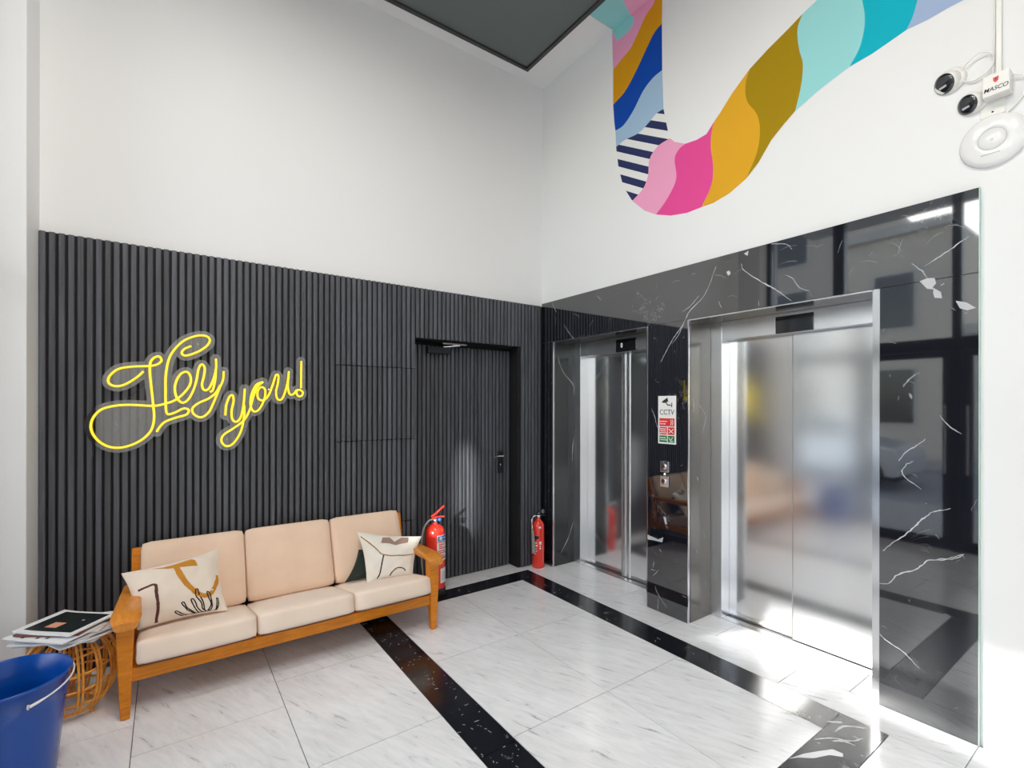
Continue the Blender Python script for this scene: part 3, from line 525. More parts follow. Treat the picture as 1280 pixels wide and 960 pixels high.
for (a, b), (c, d) in zip(posts[:-1], posts[1:]):
    MB().box(XS-.04, XS+.04, d, a, 2.07, 2.20).obj('transom_bar', 'dark_metal', sf)
    MB().box(XS-.04, XS+.04, d, a, CEIL-.07, CEIL).obj('head_rail', 'dark_metal', sf)
    MB().box(XS-.004, XS+.004, d+.002, a-.002, 2.20, CEIL-.07).obj('pane', 'window_glass', sf)
for i, (y0, y1) in enumerate(((-1.07, -.33), (-2.165, -1.19), (-3.27, -2.24), (-4.54, -3.35))):
    if i in (0, 3):
        MB().box(XS-.04, XS+.04, y0, y1, 0, .12).obj('bottom_rail', 'dark_metal', sf); MB().box(XS-.004, XS+.004, y0+.002, y1-.002, .12, 2.07).obj('pane', 'window_glass', sf)
    else:
        dd = struct(MB().box(XS-.025, XS+.025, y0+.004, y1-.004, .01, .12).box(XS-.025, XS+.025, y0+.004, y1-.004, 2.0, 2.066)
                    .box(XS-.025, XS+.025, y0+.004, y0+.08, .12, 2.0).box(XS-.025, XS+.025, y1-.08, y1-.004, .12, 2.0).obj('door_%d' % (i+1), 'dark_metal'))
        MB().box(XS-.004, XS+.004, y0+.081, y1-.081, .121, 1.999).obj('door_glass', 'window_glass', dd)
        yy = y0+.05 if i == 1 else y1-.05
        MB().tube([(XS+.08, yy, .8), (XS+.08, yy, 1.5)], .012, 10).tube([(XS+.02, yy, .85), (XS+.08, yy, .85)], .008).tube([(XS+.02, yy, 1.45), (XS+.08, yy, 1.45)], .008).obj('pull_handle', 'chrome', dd)

# --- mural painted on the lift wall and round onto the ceiling margin
mu = thing('wall_mural', 'multicoloured curving ribbon mural painted high above the lifts', 'mural', (T-.001, -1.7, 3.5))
iv = Matrix.Translation((-(T-.001), 1.7, -3.5))
Lf, Rt, Bs = MUR_['left'], MUR_['right'], MUR_['B']
def near(poly, p): return min(range(len(poly)), key=lambda i: math.dist(poly[i], p))
def clampz(p): return (p[0], min(p[1], CEIL-.001))
cuts = [(near(Lf, b[0]), near(Rt, b[-1]), b) for b in Bs]
order = ['aqua', 'pink', 'mustard', 'blue', 'steelblue', 'stripe', 'pink', 'magenta', 'gold', 'olive', 'aqua', 'teal', 'periwinkle']
Rt2 = Rt+[(-2.585, 3.851), (-2.72, 3.87), (-2.859, 3.86), (-3.0, 3.85), (-3.18, 3.84)]
Bs2 = [list(b) for b in Bs]
def patch(k):
    i0, j0, b0_ = cuts[k-1] if k > 0 else (0, 0, None)
    i1, j1, b1_ = cuts[k] if k < len(cuts) else (len(Lf)-1, len(Rt2)-1, None)
    if k >= 10: j1 = {10: near(Rt2, (-2.585, 3.851)), 11: near(Rt2, (-2.859, 3.86)), 12: len(Rt2)-1}[k]
    if k >= 11: j0 = {11: near(Rt2, (-2.585, 3.851)), 12: near(Rt2, (-2.859, 3.86))}[k]
    pl_ = [tuple(p) for p in Lf[i0:i1+1]]
    if b1_: pl_ += [tuple(p) for p in smooth_path(b1_, 5)[1:]]
    pl_ += [tuple(p) for p in Rt2[j0:j1+1]][::-1][(1 if b1_ else 0):]
    if b0_: pl_ += [tuple(p) for p in smooth_path(b0_, 5)[::-1]][1:-1]
    out = []
    for p in pl_:
        p = clampz(p)
        if not out or math.dist(out[-1], p) > 1e-4: out.append(p)
    return out
def tri_patch(poly, name, mt, x, th=.0008):
    from mathutils.geometry import tessellate_polygon
    tris = tessellate_polygon([[Vector((p[0], p[1], 0)) for p in poly]])
    m_ = MB(); n = len(poly)
    m_.add([(x, p[0], p[1]) for p in poly], [tuple(t) for t in tris])
    me = m_.mesh(name, mt); me.transform(iv); return link(name, me, mu)
for k, cn in enumerate(order):
    poly = patch(k)
    if cn == 'stripe':
        base = tri_patch(poly, 'striped_patch', 'mural_navy', T-.0012); base['label'] = 'navy and white striped patch of the mural'
        bm = bmesh.new(); bm.from_mesh(base.data)
        # cut into slanting bands, alternate colours
        base.data.materials.append(M['mural_white'])
        nx, nz = -.514, .857; step = .05; o_ = Vector((0, 0.6210, -0.0340))-Vector((0, nx, nz))*step/2
        for s_ in range(-14, 15):
            bmesh.ops.bisect_plane(bm, geom=bm.verts[:]+bm.edges[:]+bm.faces[:], plane_co=o_+Vector((0, nx, nz))*step*s_, plane_no=Vector((0, nx, nz)))
        for f in bm.faces:
            c_ = f.calc_center_median()-o_; f.material_index = int(math.floor((c_.y*nx+c_.z*nz)/step)) % 2
        bm.to_mesh(base.data); bm.free()
    else: tri_patch(poly, 'painted_patch', 'mural_'+cn, T-.0012)
m_ = MB()
m_.add([(x_, y_, CEIL-.0008) for x_, y_ in ((T, -.88), (-.278, -.88), (-.278, -1.12), (-.14, -1.13), (T, -1.06))], [(0, 1, 2, 3, 4)])
me = m_.mesh('painted_patch', 'mural_aqua'); me.transform(iv); link('painted_patch', me, mu)
m_ = MB(); m_.add([(x_, y_, CEIL-.0008) for x_, y_ in ((T, -1.06), (-.14, -1.13), (-.278, -1.12), (-.278, -1.5), (T, -1.32))], [(0, 1, 2, 3, 4)])
me = m_.mesh('painted_patch', 'mural_pink_pale'); me.transform(iv); link('painted_patch', me, mu)
# dark outlines between patches
# ================================================================ THE THINGS
def P3(x, y, z): return Vector((x, y, z))
class Part:
    """builds parts given in world coordinates under a thing standing at loc"""
    def __init__(s, root): s.root = root; s.iv = Matrix.Translation(-root.location) if root.rotation_euler.z == 0 else root.matrix_basis.inverted()
    def __call__(s, mb, nm, mt, par=None, label=None, **kw):
        me = mb.mesh(nm, mt); me.transform(s.iv); return link(nm, me, par or s.root, label=label, **kw)
def cushion_mesh(c, hx, hy, hz, r=.03, puff=.012, n=10, rot=None):
    """soft box: superellipse grid"""
    bm = bmesh.new(); bmesh.ops.create_cube(bm, size=2); bmesh.ops.subdivide_edges(bm, edges=bm.edges[:], cuts=n, use_grid_fill=True)
    for v in bm.verts:
        x, y, z = v.co
        px = x*(hx-r); py = y*(hy-r); pz = z*(hz-r)
        d = Vector((x if abs(x) > .999 else 0, y if abs(y) > .999 else 0, z if abs(z) > .999 else 0))
        # spread grid, then round
        p = Vector((max(-hx+r, min(hx-r, x*hx)), max(-hy+r, min(hy-r, y*hy)), max(-hz+r, min(hz-r, z*hz))))
        q = Vector((x*hx, y*hy, z*hz))-p
        if q.length > 1e-6: q = q.normalized()*r
        v.co = p+q
        pf = puff*(1-x*x)*(1-y*y) if abs(z) > .999 else 0
        v.co.z += pf*(1 if z > 0 else -1)
        pf = puff*.6*(1-x*x)*(1-z*z) if abs(y) > .999 else 0
        v.co.y += pf*(1 if y > 0 else -1)
    if rot is not None: bmesh.ops.transform(bm, matrix=rot, verts=bm.verts)
    bmesh.ops.translate(bm, vec=c, verts=bm.verts)
    m_ = MB(); m_.add([v.co[:] for v in bm.verts], [tuple(v.index for v in f.verts) for f in bm.faces], True); bm.free(); return m_

# --- sofa
sofa = thing('sofa', 'three seat sofa with orange oak frame and peach cream cushions against the slats', 'sofa', (-2.265, -.37, 0)); pt = Part(sofa)
for sx, x0, x1 in ((-1, -3.098, -3.048), (1, -1.484, -1.434)):
    xm = (x0+x1)/2
    m_ = MB()
    for ya, yb, zt in ((-.672, -.622, .478), ):
        m_.add([(xm-.018, -.668, 0), (xm+.018, -.668, 0), (xm+.018, -.632, 0), (xm-.018, -.632, 0), (xm-.031, -.675, .30), (xm+.031, -.675, .30), (xm+.031, -.605, .30), (xm-.031, -.605, .30),
                (xm-.034, -.67, zt), (xm+.034, -.67, zt), (xm+.034, -.60, zt), (xm-.034, -.60, zt)],
               [(3, 2, 1, 0), (0, 1, 5, 4), (1, 2, 6, 5), (2, 3, 7, 6), (3, 0, 4, 7), (4, 5, 9, 8), (5, 6, 10, 9), (6, 7, 11, 10), (7, 4, 8, 11), (8, 9, 10, 11)])
    pt(m_, 'leg', 'wood', bevel=.006, seg=3)
    m_ = MB().add([(xm-.016, -.075, 0), (xm+.016, -.075, 0), (xm+.016, -.045, 0), (xm-.016, -.045, 0), (xm-.022, -.20, .47), (xm+.022, -.20, .47), (xm+.022, -.145, .47), (xm-.022, -.145, .47)],
                  [(3, 2, 1, 0), (0, 1, 5, 4), (1, 2, 6, 5), (2, 3, 7, 6), (3, 0, 4, 7), (4, 5, 6, 7)])
    pt(m_, 'leg', 'wood', bevel=.005)
    pt(MB().box(xm-.014, xm+.014, -.61, -.09, .165, .225), 'side_rail', 'wood', bevel=.004)
    # paddle shaped arm
    top = []; ys = np.linspace(-.715, -.16, 15)
    m_ = MB(); rows = []
    for y in ys:
        t = (y+.715)/.555; wd = .063-.024*t if t > .12 else .063-.014*(1-t/.12)**2; off = -.004*sx
        zc = .502-.03*max(0, (.14-t)/.14)**2-.012*t; th = .017+.006*math.sin(math.pi*min(1, t*1.2))
        rows.append([(xm+off-wd, y, zc-.006), (xm+off-wd*.8, y, zc+.003), (xm+off, y, zc+.006), (xm+off+wd*.8, y, zc+.003), (xm+off+wd, y, zc-.006), (xm+off+wd*.75, y, zc-th*1.7), (xm+off, y, zc-th*2), (xm+off-wd*.75, y, zc-th*1.7)])
    vs = [p for r_ in rows for p in r_]; fs = [(i*8+k, i*8+(k+1) % 8, (i+1)*8+(k+1) % 8, (i+1)*8+k) for i in range(14) for k in range(8)]
    m_.add(vs, fs, True).add(rows[0], [tuple(range(8))]).add(rows[-1], [tuple(range(8))[::-1]])
    pt(m_, 'armrest', 'wood_arm', bevel=.003)
pt(MB().add([(-3.05, -.655, .168), (-1.48, -.655, .168), (-1.48, -.630, .168), (-3.05, -.630, .168), (-3.05, -.665, .236), (-1.48, -.665, .236), (-1.48, -.632, .236), (-3.05, -.632, .236)],
            [(3, 2, 1, 0), (0, 1, 5, 4), (1, 2, 6, 5), (2, 3, 7, 6), (3, 0, 4, 7), (4, 5, 6, 7)]), 'front_rail', 'wood', bevel=.004)
pt(MB().box(-3.05, -1.48, -.125, -.10, .13, .20), 'back_rail', 'wood', bevel=.004)
for x0 in (-3.075, -1.505):
    pt(MB().prism([(-.20, .14), (-.165, .14), (-.068, .665), (-.085, .68), (-.10, .672)], 'x', x0, x0+.045), 'back_post', 'wood', bevel=.006)
pt(MB().box(-3.05, -1.48, -.095, -.068, .60, .66), 'top_rail', 'wood', bevel=.005)
for k in range(3): pt(MB().box(-3.05, -1.48, -.60+k*.16, -.55+k*.16, .205-k*.02, .222-k*.02), 'seat_slat', 'wood', bevel=.003)
tilt = Matrix.Rotation(-math.atan2(.085, .40), 4, 'X').inverted()
edges = [-3.035, -2.512, -1.990, -1.487]
for i in range(3):
    x0, x1 = edges[i], edges[i+1]; xc = (x0+x1)/2; hx = (x1-x0)/2-.0015
    R_ = Matrix.Rotation(-math.atan2(.085, .42), 4, 'X')
    pt(cushion_mesh(P3(xc, -.445, .262), hx, .255, .060, .024, .010, rot=R_), 'seat_cushion', 'seat_fabric')
    a_ = math.atan2(.16, .40)
    R2 = Matrix.Rotation(-a_, 4, 'X')
    bc = pt(cushion_mesh(P3(xc, -.165, .492), hx, .047, .222, .03, .0, rot=R2), 'back_cushion', 'cream_fabric')
    # dark piping at the seat front lower edge
    pt(MB().tube(smooth_path([(x0+.012, -.696, .255), (xc, -.702, .252), (x1-.012, -.696, .255)], 4), .0022, 6), 'piping', 'piping')

# --- throw pillows
def make_pillow(name, label, TL, TR, BR, BL, thick, mt, motifs, fold=0, nn=26, seed=1, group='throw pillows on the sofa'):
    TL, TR, BR, BL = [Vector(p) for p in (TL, TR, BR, BL)]
    c = (TL+TR+BR+BL)/4; t = thing(name, label, 'cushion', (c.x, c.y, min(BL.z, BR.z)), group); p_ = Part(t)
    nrm = ((TR-TL)+(BR-BL)).cross((TL-BL)+(TR-BR)).normalized()
    if nrm.y > 0: nrm = -nrm
    rnd = random.Random(seed); ph = [rnd.uniform(0, 6) for _ in range(6)]
    def S(s, t_, side=1, off=0):
        k = .085; s2 = s*(1-k*(1-t_*t_)*abs(s)**3); t2 = t_*(1-k*(1-s*s)*abs(t_)**3)
        a = (s2+1)/2; b = (t2+1)/2
        p = (BL*(1-a)+BR*a)*(1-b)+(TL*(1-a)+TR*a)*b
        h = thick*(max(0, 1-s*s)**.55)*(max(0, 1-t_*t_)**.55)
        wr_ = .0035*math.sin(9*s+4*t_+ph[0])*math.sin(5*t_-3*s+ph[1])+.004*math.sin(14*(s+1)*(t_+1.2)+ph[2])*max(0, -t_)*(1-t_*t_)+.003*math.sin(11*(s-t_)+ph[3])*(1-s*s)*(1-t_*t_)
        return p+nrm*(side*(h+(wr_ if h > .004 else 0))+off*side)
    for nm, side in (('front', 1), ('back', -1)):
        m_ = MB(); g = [math.sin((i/nn-.5)*math.pi) for i in range(nn+1)]
        m_.add([S(s, q_, side) for q_ in g for s in g], [(j*(nn+1)+i, j*(nn+1)+i+1, (j+1)*(nn+1)+i+1, (j+1)*(nn+1)+i) for j in range(nn) for i in range(nn)], True)
        if nm == 'front': full = m_
        else: full.add(m_.v, m_.f, True)
    me = full.mesh('pillow_cover', mt); bm = bmesh.new(); bm.from_mesh(me); bmesh.ops.remove_doubles(bm, verts=bm.verts, dist=.0004); bmesh.ops.recalc_face_normals(bm, faces=bm.faces); bm.to_mesh(me); bm.free()
    me.transform(p_.iv); link('pillow_cover', me, t)
    m_ = MB().tube([S(s, q_, 1) for s, q_ in [(-1+2*i/20, -1) for i in range(20)]+[(1, -1+2*i/20) for i in range(20)]+[(1-2*i/20, 1) for i in range(20)]+[(-1, 1-2*i/20) for i in range(20)]], .0018, 6, closed=True)
    p_(m_, 'seam', mt)
    def cl_(p): return (max(-.97, min(.955, p[0])), max(-.96, min(.975, p[1])))
    for nm, kind, path, wd, m2 in motifs:
        mb = MB()
        if kind == 'line':
            sp_ = smooth_path([cl_(p) for p in path], 6); a, f = ribbon(sp_, wd, lambda p: S(*cl_(p), 1, .0012), .12, False); mb.add(a, f)
        else:
            from mathutils.geometry import tessellate_polygon
            base = [cl_(p) for p in path]; bm = bmesh.new(); vv = [bm.verts.new((p[0], p[1], 0)) for p in base]; bm.faces.new(vv)
            bmesh.ops.triangulate(bm, faces=bm.faces[:])
            for _ in range(3): bmesh.ops.subdivide_edges(bm, edges=[e for e in bm.edges if e.calc_length() > .06], cuts=1, use_grid_fill=False); bmesh.ops.triangulate(bm, faces=bm.faces[:])
            bm.verts.index_update(); mb.add([S(v.co.x, v.co.y, 1, .0012) for v in bm.verts], [tuple(v.index for v in f.verts) for f in bm.faces]); bm.free()
        p_(mb, nm, m2)
    return t
mot = [('brown_print', 'line', M1['ang'], .068, 'print_brown'), ('ochre_print', 'fill', M1['poly'], 0, 'print_ochre'), ('ochre_print', 'line', M1['arc'], .125, 'print_ochre')]
mot += [('black_print', 'line', M1['f%d' % i], .031, 'print_black') for i in range(1, 7)]
make_pillow('throw_pillow', 'ivory pillow printed with ochre arc and black hand-like lines, by the left armrest', (-3.106, -.345, .612), (-2.66, -.235, .640), (-2.632, -.44, .338), (-3.035, -.45, .338), .05, 'pillow_fabric', mot, seed=3)
mot = [('taupe_print', 'fill', M2['poly'], 0, 'print_taupe'), ('tan_print', 'line', M2['tan'], .045, 'print_tan'), ('dark_print', 'line', M2['line'], .05, 'print_black'), ('black_print', 'line', M2['arc'], .045, 'print_black')]
make_pillow('throw_pillow', 'ivory pillow printed with taupe chevron and thin tan lines, by the right armrest', (-1.835, -.245, .617), (-1.435, -.415, .561), (-1.540, -.50, .335), (-1.845, -.47, .330), .042, 'pillow_fabric2', mot, seed=8)
make_pillow('throw_pillow', 'dark green pillow tucked behind the ivory pillow at the right armrest', (-1.825, -.24, .49), (-1.50, -.26, .47), (-1.495, -.37, .335), (-1.955, -.36, .325), .025, 'green_fabric', [], seed=5)

# --- rattan stool
st = thing('rattan_stool', 'barrel shaped open rattan cane stool between sofa and bucket, carrying magazines', 'stool', (-3.292, -.43, 0)); pt = Part(st)
cx, cy = -3.292, -.43
prof = [(.105, .035), (.142, .07), (.166, .12), (.177, .19), (.175, .25), (.160, .31), (.132, .355), (.10, .378)]
sp = smooth_path(prof, 4)
for k in range(15):
    a = 2*math.pi*k/15
    for da in (-.045, .045):
        pt(MB().tube([(cx+r*math.cos(a+da*.17/max(r, .1)), cy+r*math.sin(a+da*.17/max(r, .1)), z) for r, z in sp[::2]], .0058, 6), 'cane_rib', 'rattan')
for r, z, w_ in ((.103, .032, .008), (.10, .380, .008), (.05, .382, .006)):
    pt(MB().tube([(cx+r*math.cos(2*math.pi*k/32), cy+r*math.sin(2*math.pi*k/32), z) for k in range(32)], w_, 8, closed=True), 'cane_ring', 'rattan')
for z, ph in ((.09, 0), (.165, 1), (.235, 2), (.31, 3)):
    r = float(np.interp(z, [p[1] for p in prof], [p[0] for p in prof]))-.007
    pt(MB().tube([(cx+r*math.cos(2*math.pi*k/32), cy+r*math.sin(2*math.pi*k/32), z+.007*math.sin(2*math.pi*k/32*2+ph)) for k in range(32)], .0056, 6, closed=True), 'cane_hoop', 'rattan')
for k in range(6):
    a = math.pi*k/6; pt(MB().tube([(cx+.1*math.cos(a), cy+.1*math.sin(a), .380), (cx-.1*math.cos(a), cy-.1*math.sin(a), .380)], .005, 6), 'top_cane', 'rattan')
for k in range(4):
    a = math.pi/4+math.pi/2*k+.2; pt(MB().tube([(cx+.10*math.cos(a), cy+.10*math.sin(a), .0), (cx+.10*math.cos(a), cy+.10*math.sin(a), .045)], .008, 8), 'foot', 'rattan')

# --- magazines
random.seed(11)
z = .3920
spec = [  # x, y, rz, w, d, thick, material, label, curl
 (-3.285, -.46, -.45, .33, .24, .007, 'paper_grey', 'grey newspaper lowest in the pile on the rattan stool', .0),
 (-3.275, -.47, -1.05, .34, .25, .006, 'paper', 'white newspaper second from the bottom of the pile', .0),
 (-3.31, -.49, -.5, .30, .23, .007, 'paper', 'thick white magazine in the lower half of the pile', .0),
 (-3.26, -.475, -1.0, .31, .22, .006, 'paper_pale', 'pale lilac magazine in the middle of the pile', .0),
 (-3.29, -.45, -.3, .32, .24, .006, 'paper', 'white newspaper twisted across the middle of the pile', .0),
 (-3.33, -.52, -.75, .31, .21, .006, 'paper_grey', 'white magazine with short black bars jutting over the bucket', .0),
 (-3.305, -.49, -.55, .28, .21, .008, 'paper_brown', 'magazine with dark brown cover under the top magazine', .0),
 (-3.300, -.490, -.72, .29, .235, .007, 'paper', 'topmost magazine with black cover in a white border', .0)]
for i, (x, y, rz, w_, d_, th, mt, lb, cu) in enumerate(spec):
    t = thing('magazine', lb, 'magazine', (x, y, z), 'magazines piled on the rattan stool', rz)
    nx_ = 10; pts = []
    def zz(u_, v_): return .0012*(math.sin(3*u_)*.5+.5)*abs(u_)+.002*(i-2)*.5*abs(u_)**3*(u_ < 0)
    for side in (0, 1):
        for b in range(7):
            for a in range(nx_+1):
                u_ = -1+2*a/nx_; v_ = -1+2*b/6; pts.append((u_*w_/2, v_*d_/2, side*th+zz(u_, v_)))
    n1 = (nx_+1); nb = 7*n1; fs = []
    for b in range(6):
        for a in range(nx_):
            q0 = b*n1+a; fs.append((q0, q0+n1, q0+n1+1, q0+1)); fs.append((nb+q0, nb+q0+1, nb+q0+n1+1, nb+q0+n1))
    for a in range(nx_): fs += [(a, a+1, nb+a+1, nb+a), (6*n1+a, nb+6*n1+a, nb+6*n1+a+1, 6*n1+a+1)]
    for b in range(6): fs += [(b*n1, nb+b*n1, nb+(b+1)*n1, (b+1)*n1), (b*n1+nx_, (b+1)*n1+nx_, nb+(b+1)*n1+nx_, nb+b*n1+nx_)]
    pg = MB().add(pts, fs).obj('pages', 'paper' if i in (7, 5) else mt, t)
    def patchm(u0, u1, v0, v1, nm, m2, lift=.0006):
        m_ = MB(); k = 10; vs = []
        for b in range(k+1):
            for a in range(k+1):
                u_ = u0+(u1-u0)*a/k; v_ = v0+(v1-v0)*b/k; vs.append((u_*w_/2, v_*d_/2, th+zz(u_, v_)+lift))
        m_.add(vs, [(b*(k+1)+a, b*(k+1)+a+1, (b+1)*(k+1)+a+1, (b+1)*(k+1)+a) for b in range(k) for a in range(k)]); return m_.obj(nm, m2, t)
    if i == 7:
        patchm(-.80, .86, -.80, .86, 'cover_picture', 'paper_dark')
        patchm(-.35, .05, -.5, -.05, 'cover_print', 'orange_print', .001); patchm(.35, .43, .2, .28, 'cover_print', 'paper_grey', .001)
    elif i == 5:
        for a, b in ((-.8, -.7), (-.55, -.85), (-.3, -.6), (-.1, -.8), (.2, -.75), (-.75, -.2)): patchm(a, a+.09, b, b+.14, 'cover_print', 'ink')
    elif i in (1, 2, 4):
        for a, b, c_ in ((-.8, .1, .5), (-.8, -.5, .3), (.1, -.6, .6)): patchm(a, a+c_, b, b+.35, 'printed_column', 'paper_grey')
    z += th+.0022

# --- blue bucket
bk = thing('bucket', 'royal blue plastic bucket with white wire handle in the lower left corner', 'bucket', (-3.413, -.885, 0)); bk.location = (-3.425, -.905, 0); pt = Part(bk)
bx, by = bk.location.x, bk.location.y; H_ = .425; R_ = .190
m_ = MB().lathe([(0, .004), (.135, .004), (.142, .0), (.146, .012), (.176, H_*.72), (.179, H_*.74), (.1795, H_*.80), (.1835, H_*.81), (.188, H_-.012), (.1935, H_-.010), (.1955, H_-.002), (.192, H_+.003), (.187, H_-.001), (.182, H_*.82), (.176, H_*.79), (.172, H_*.7), (.141, .014), (0, .014)], (bx, by, 0), 64)
pt(m_, 'body', 'blue_plastic')
hp = []
for k in range(25):
    a = math.radians(-42-0)+math.pi*k/24
    hp.append((bx+.197*math.cos(a), by+.197*math.sin(a), H_-.045+.02*math.sin(math.pi*k/24)))
a0 = math.radians(-42)
# wire handle resting against the side facing the room
hp = [(bx+.199*math.cos(math.radians(-62)+math.radians(205)*k/28), by+.199*math.sin(math.radians(-62)+math.radians(205)*k/28), H_-.058+.035*min(1, k/9)-.0*k) for k in range(29)]
hd = pt(MB().tube(hp, .0032, 8), 'handle', 'white_gloss', label='white wire bail handle')
pt(MB().lathe([(0, .006), (.009, .005), (.010, 0)], (hp[0][0], hp[0][1], hp[0][2]), 12, 'x'), 'handle_end', 'white_gloss', hd)
pt(MB().tube([hp[0], hp[1], hp[2]], [.006, .0055, .0035], 8), 'handle_sleeve', 'white_gloss', hd)

# --- fire extinguishers
e1 = thing('fire_extinguisher', 'large red fire extinguisher with white label behind the right armrest', 'fire extinguisher', (-1.172, -.105, 0)); pt = Part(e1); ex, ey = -1.172, -.105
pt(MB().lathe([(0, 0), (.078, 0), (.083, .004), (.083, .055), (.079, .058)], (ex, ey, 0), 40), 'base_ring', 'rubber')
bd = pt(MB().lathe([(.079, .05), (.080, .06), (.080, .475), (.077, .50), (.066, .525), (.045, .543), (.022, .550), (.019, .556), (.019, .566), (0, .566)], (ex, ey, 0), 48), 'cylinder', 'red_paint')
def wrap(mb_r, a0, a1, z0, z1, nm, mt, par, p_=None, c=None, r=.0808):
    k = 14; cxx, cyy = c; m_ = MB(); vs = []
    for b in (z0, z1):
        for i in range(k+1): a = math.radians(a0+(a1-a0)*i/k); vs.append((cxx+r*math.cos(a), cyy+r*math.sin(a), b))
    m_.add(vs, [(i, i+1, k+2+i, k+1+i) for i in range(k)], True); return p_(m_, nm, mt, par)
c1 = (ex, ey)
wrap(0, -105, -15, .275, .475, 'label_plate', 'label_white', bd, pt, c1)
wrap(0, -100, -15, .43, .472, 'label_band', 'label_blue', bd, pt, c1, .0812)
wrap(0, -102, -15, .418, .424, 'label_line', 'label_red', bd, pt, c1, .0812)
for zz_, a0, a1 in ((.40, -98, -60), (.385, -98, -70), (.37, -95, -40), (.35, -100, -50), (.335, -92, -45), (.315, -98, -60), (.30, -98, -40), (.29, -80, -30), (.40, -50, -20), (.36, -35, -18)): wrap(0, a0, a1, zz_, zz_+.008, 'label_text', 'label_red', bd, pt, c1, .0812)
wrap(0, -92, -74, .438, .464, 'label_symbol', 'label_white', bd, pt, c1, .0816); wrap(0, -66, -25, .448, .456, 'label_text', 'label_white', bd, pt, c1, .0816)
wrap(0, -85, -30, .10, .215, 'label_plate', 'label_white', bd, pt, c1); wrap(0, -78, -40, .12, .19, 'label_print', 'paper_pale', bd, pt, c1, .0812)
vl = pt(MB().lathe([(.012, .56), (.017, .57), (.017, .59), (.010, .594), (.010, .612), (0, .612)], (ex, ey, 0), 16), 'valve', 'chrome')
pt(MB().tube([(ex-.03, ey, .60), (ex+.02, ey-.004, .606), (ex+.075, ey-.012, .604)], [.009, .008, .007], 8), 'lower_lever', 'red_paint', vl)
pt(MB().tube([(ex-.035, ey, .612), (ex+.01, ey, .635), (ex+.075, ey-.01, .69)], [.009, .010, .008], 8), 'squeeze_lever', 'red_paint', vl)
pt(MB().lathe([(.012, -.012), (.014, 0), (.012, .012), (0, .012)], (ex+.03, ey-.02, .585), 12, 'y'), 'gauge', 'label_blue', vl)
pt(MB().tube(smooth_path([(ex-.015, ey, .59), (ex-.06, ey-.01, .585), (ex-.105, ey-.02, .54), (ex-.125, ey-.02, .45), (ex-.125, ey-.015, .3), (ex-.105, ey, .15)], 5), .0075, 8), 'hose', 'hose')
e2 = thing('fire_extinguisher', 'slim red fire extinguisher with black horn standing in the corner by the marble', 'fire extinguisher', (-.110, -.088, 0)); pt = Part(e2); ex, ey = -.110, -.088
bd = pt(MB().lathe([(0, 0), (.050, 0), (.055, .006), (.056, .02), (.056, .365), (.053, .395), (.042, .42), (.022, .438), (.016, .444), (.016, .465), (0, .465)], (ex, ey, 0), 40), 'cylinder', 'red_paint')
c2 = (ex, ey)
wrap(0, -205, -150, .255, .30, 'label_plate', 'ink', bd, pt, c2, .0566); wrap(0, -150, -125, .27, .30, 'label_plate', 'ink', bd, pt, c2, .0566)
for zz_, a0, a1 in ((.23, -170, -140), (.205, -172, -135), (.18, -168, -145), (.155, -172, -140), (.13, -168, -150), (.235, -120, -98), (.222, -118, -100), (.20, -114, -106), (.18, -116, -104)): wrap(0, a0, a1, zz_, zz_+.013, 'label_text', 'label_white', bd, pt, c2, .0566)
wrap(0, -125, -100, .37, .385, 'label_text', 'label_white', bd, pt, c2, .056)
vl = pt(MB().lathe([(.013, .455), (.018, .462), (.018, .482), (.010, .486), (.010, .50), (0, .50)], (ex, ey, 0), 14), 'valve', 'chrome')
pt(MB().tube([(ex-.03, ey+.0, .49), (ex+.055, ey-.03, .475)], [.006, .006], 8), 'lower_lever', 'rubber', vl)
pt(MB().tube([(ex-.03, ey, .50), (ex+.0, ey, .512), (ex+.045, ey-.02, .535)], [.006, .007, .005], 8), 'squeeze_lever', 'rubber', vl)
pt(MB().tube([(ex+.028+.012*math.cos(t_), ey-.035, .515+.012*math.sin(t_)) for t_ in np.linspace(0, 2*math.pi, 14)[:-1]], .0022, 6, closed=True), 'pull_ring', 'chrome', vl)
hs = pt(MB().tube(smooth_path([(ex-.012, ey, .478), (ex-.055, ey-.01, .482), (ex-.088, ey-.02, .462), (ex-.096, ey-.025, .41), (ex-.092, ey-.028, .35)], 5), .0065, 8), 'swivel_pipe', 'chrome')
pt(MB().tube([(ex-.092, ey-.028, .37), (ex-.088, ey-.028, .34), (ex-.075, ey-.028, .15)], [.010, .013, .020], 14), 'discharge_horn', 'hose', hs)

# --- neon sign
ns = thing('neon_sign', 'yellow neon script sign reading Hey you! on clear acrylic backing', 'sign', (-2.72, -.04, 1.55)); pt = Part(ns)
strokes = {k: smooth_path(v, 6) for k, v in NEON.items()}
nm_of = {'J': 'neon_tube', 'o': 'neon_tube'}
YN = -.052
for k, pth in strokes.items():
    closed = k == 'dot'; pts = [(p[0], YN-.0, p[1]) for p in (pth[:-1] if closed else pth)]
    # lift crossing strokes a touch in depth so they pass over each other
    pts = [(p[0], YN+.004*math.sin(i*.13+len(k)), p[2]) for i, p in enumerate(pts)]
    tb = pt(MB().tube(pts, .0068, 10, closed=closed), 'neon_tube', 'neon')
    pt(MB().tube([(p[0], p[1]-.0046, p[2]) for p in pts], .0034, 6, closed=closed), 'glowing_core', 'neon_core', tb)
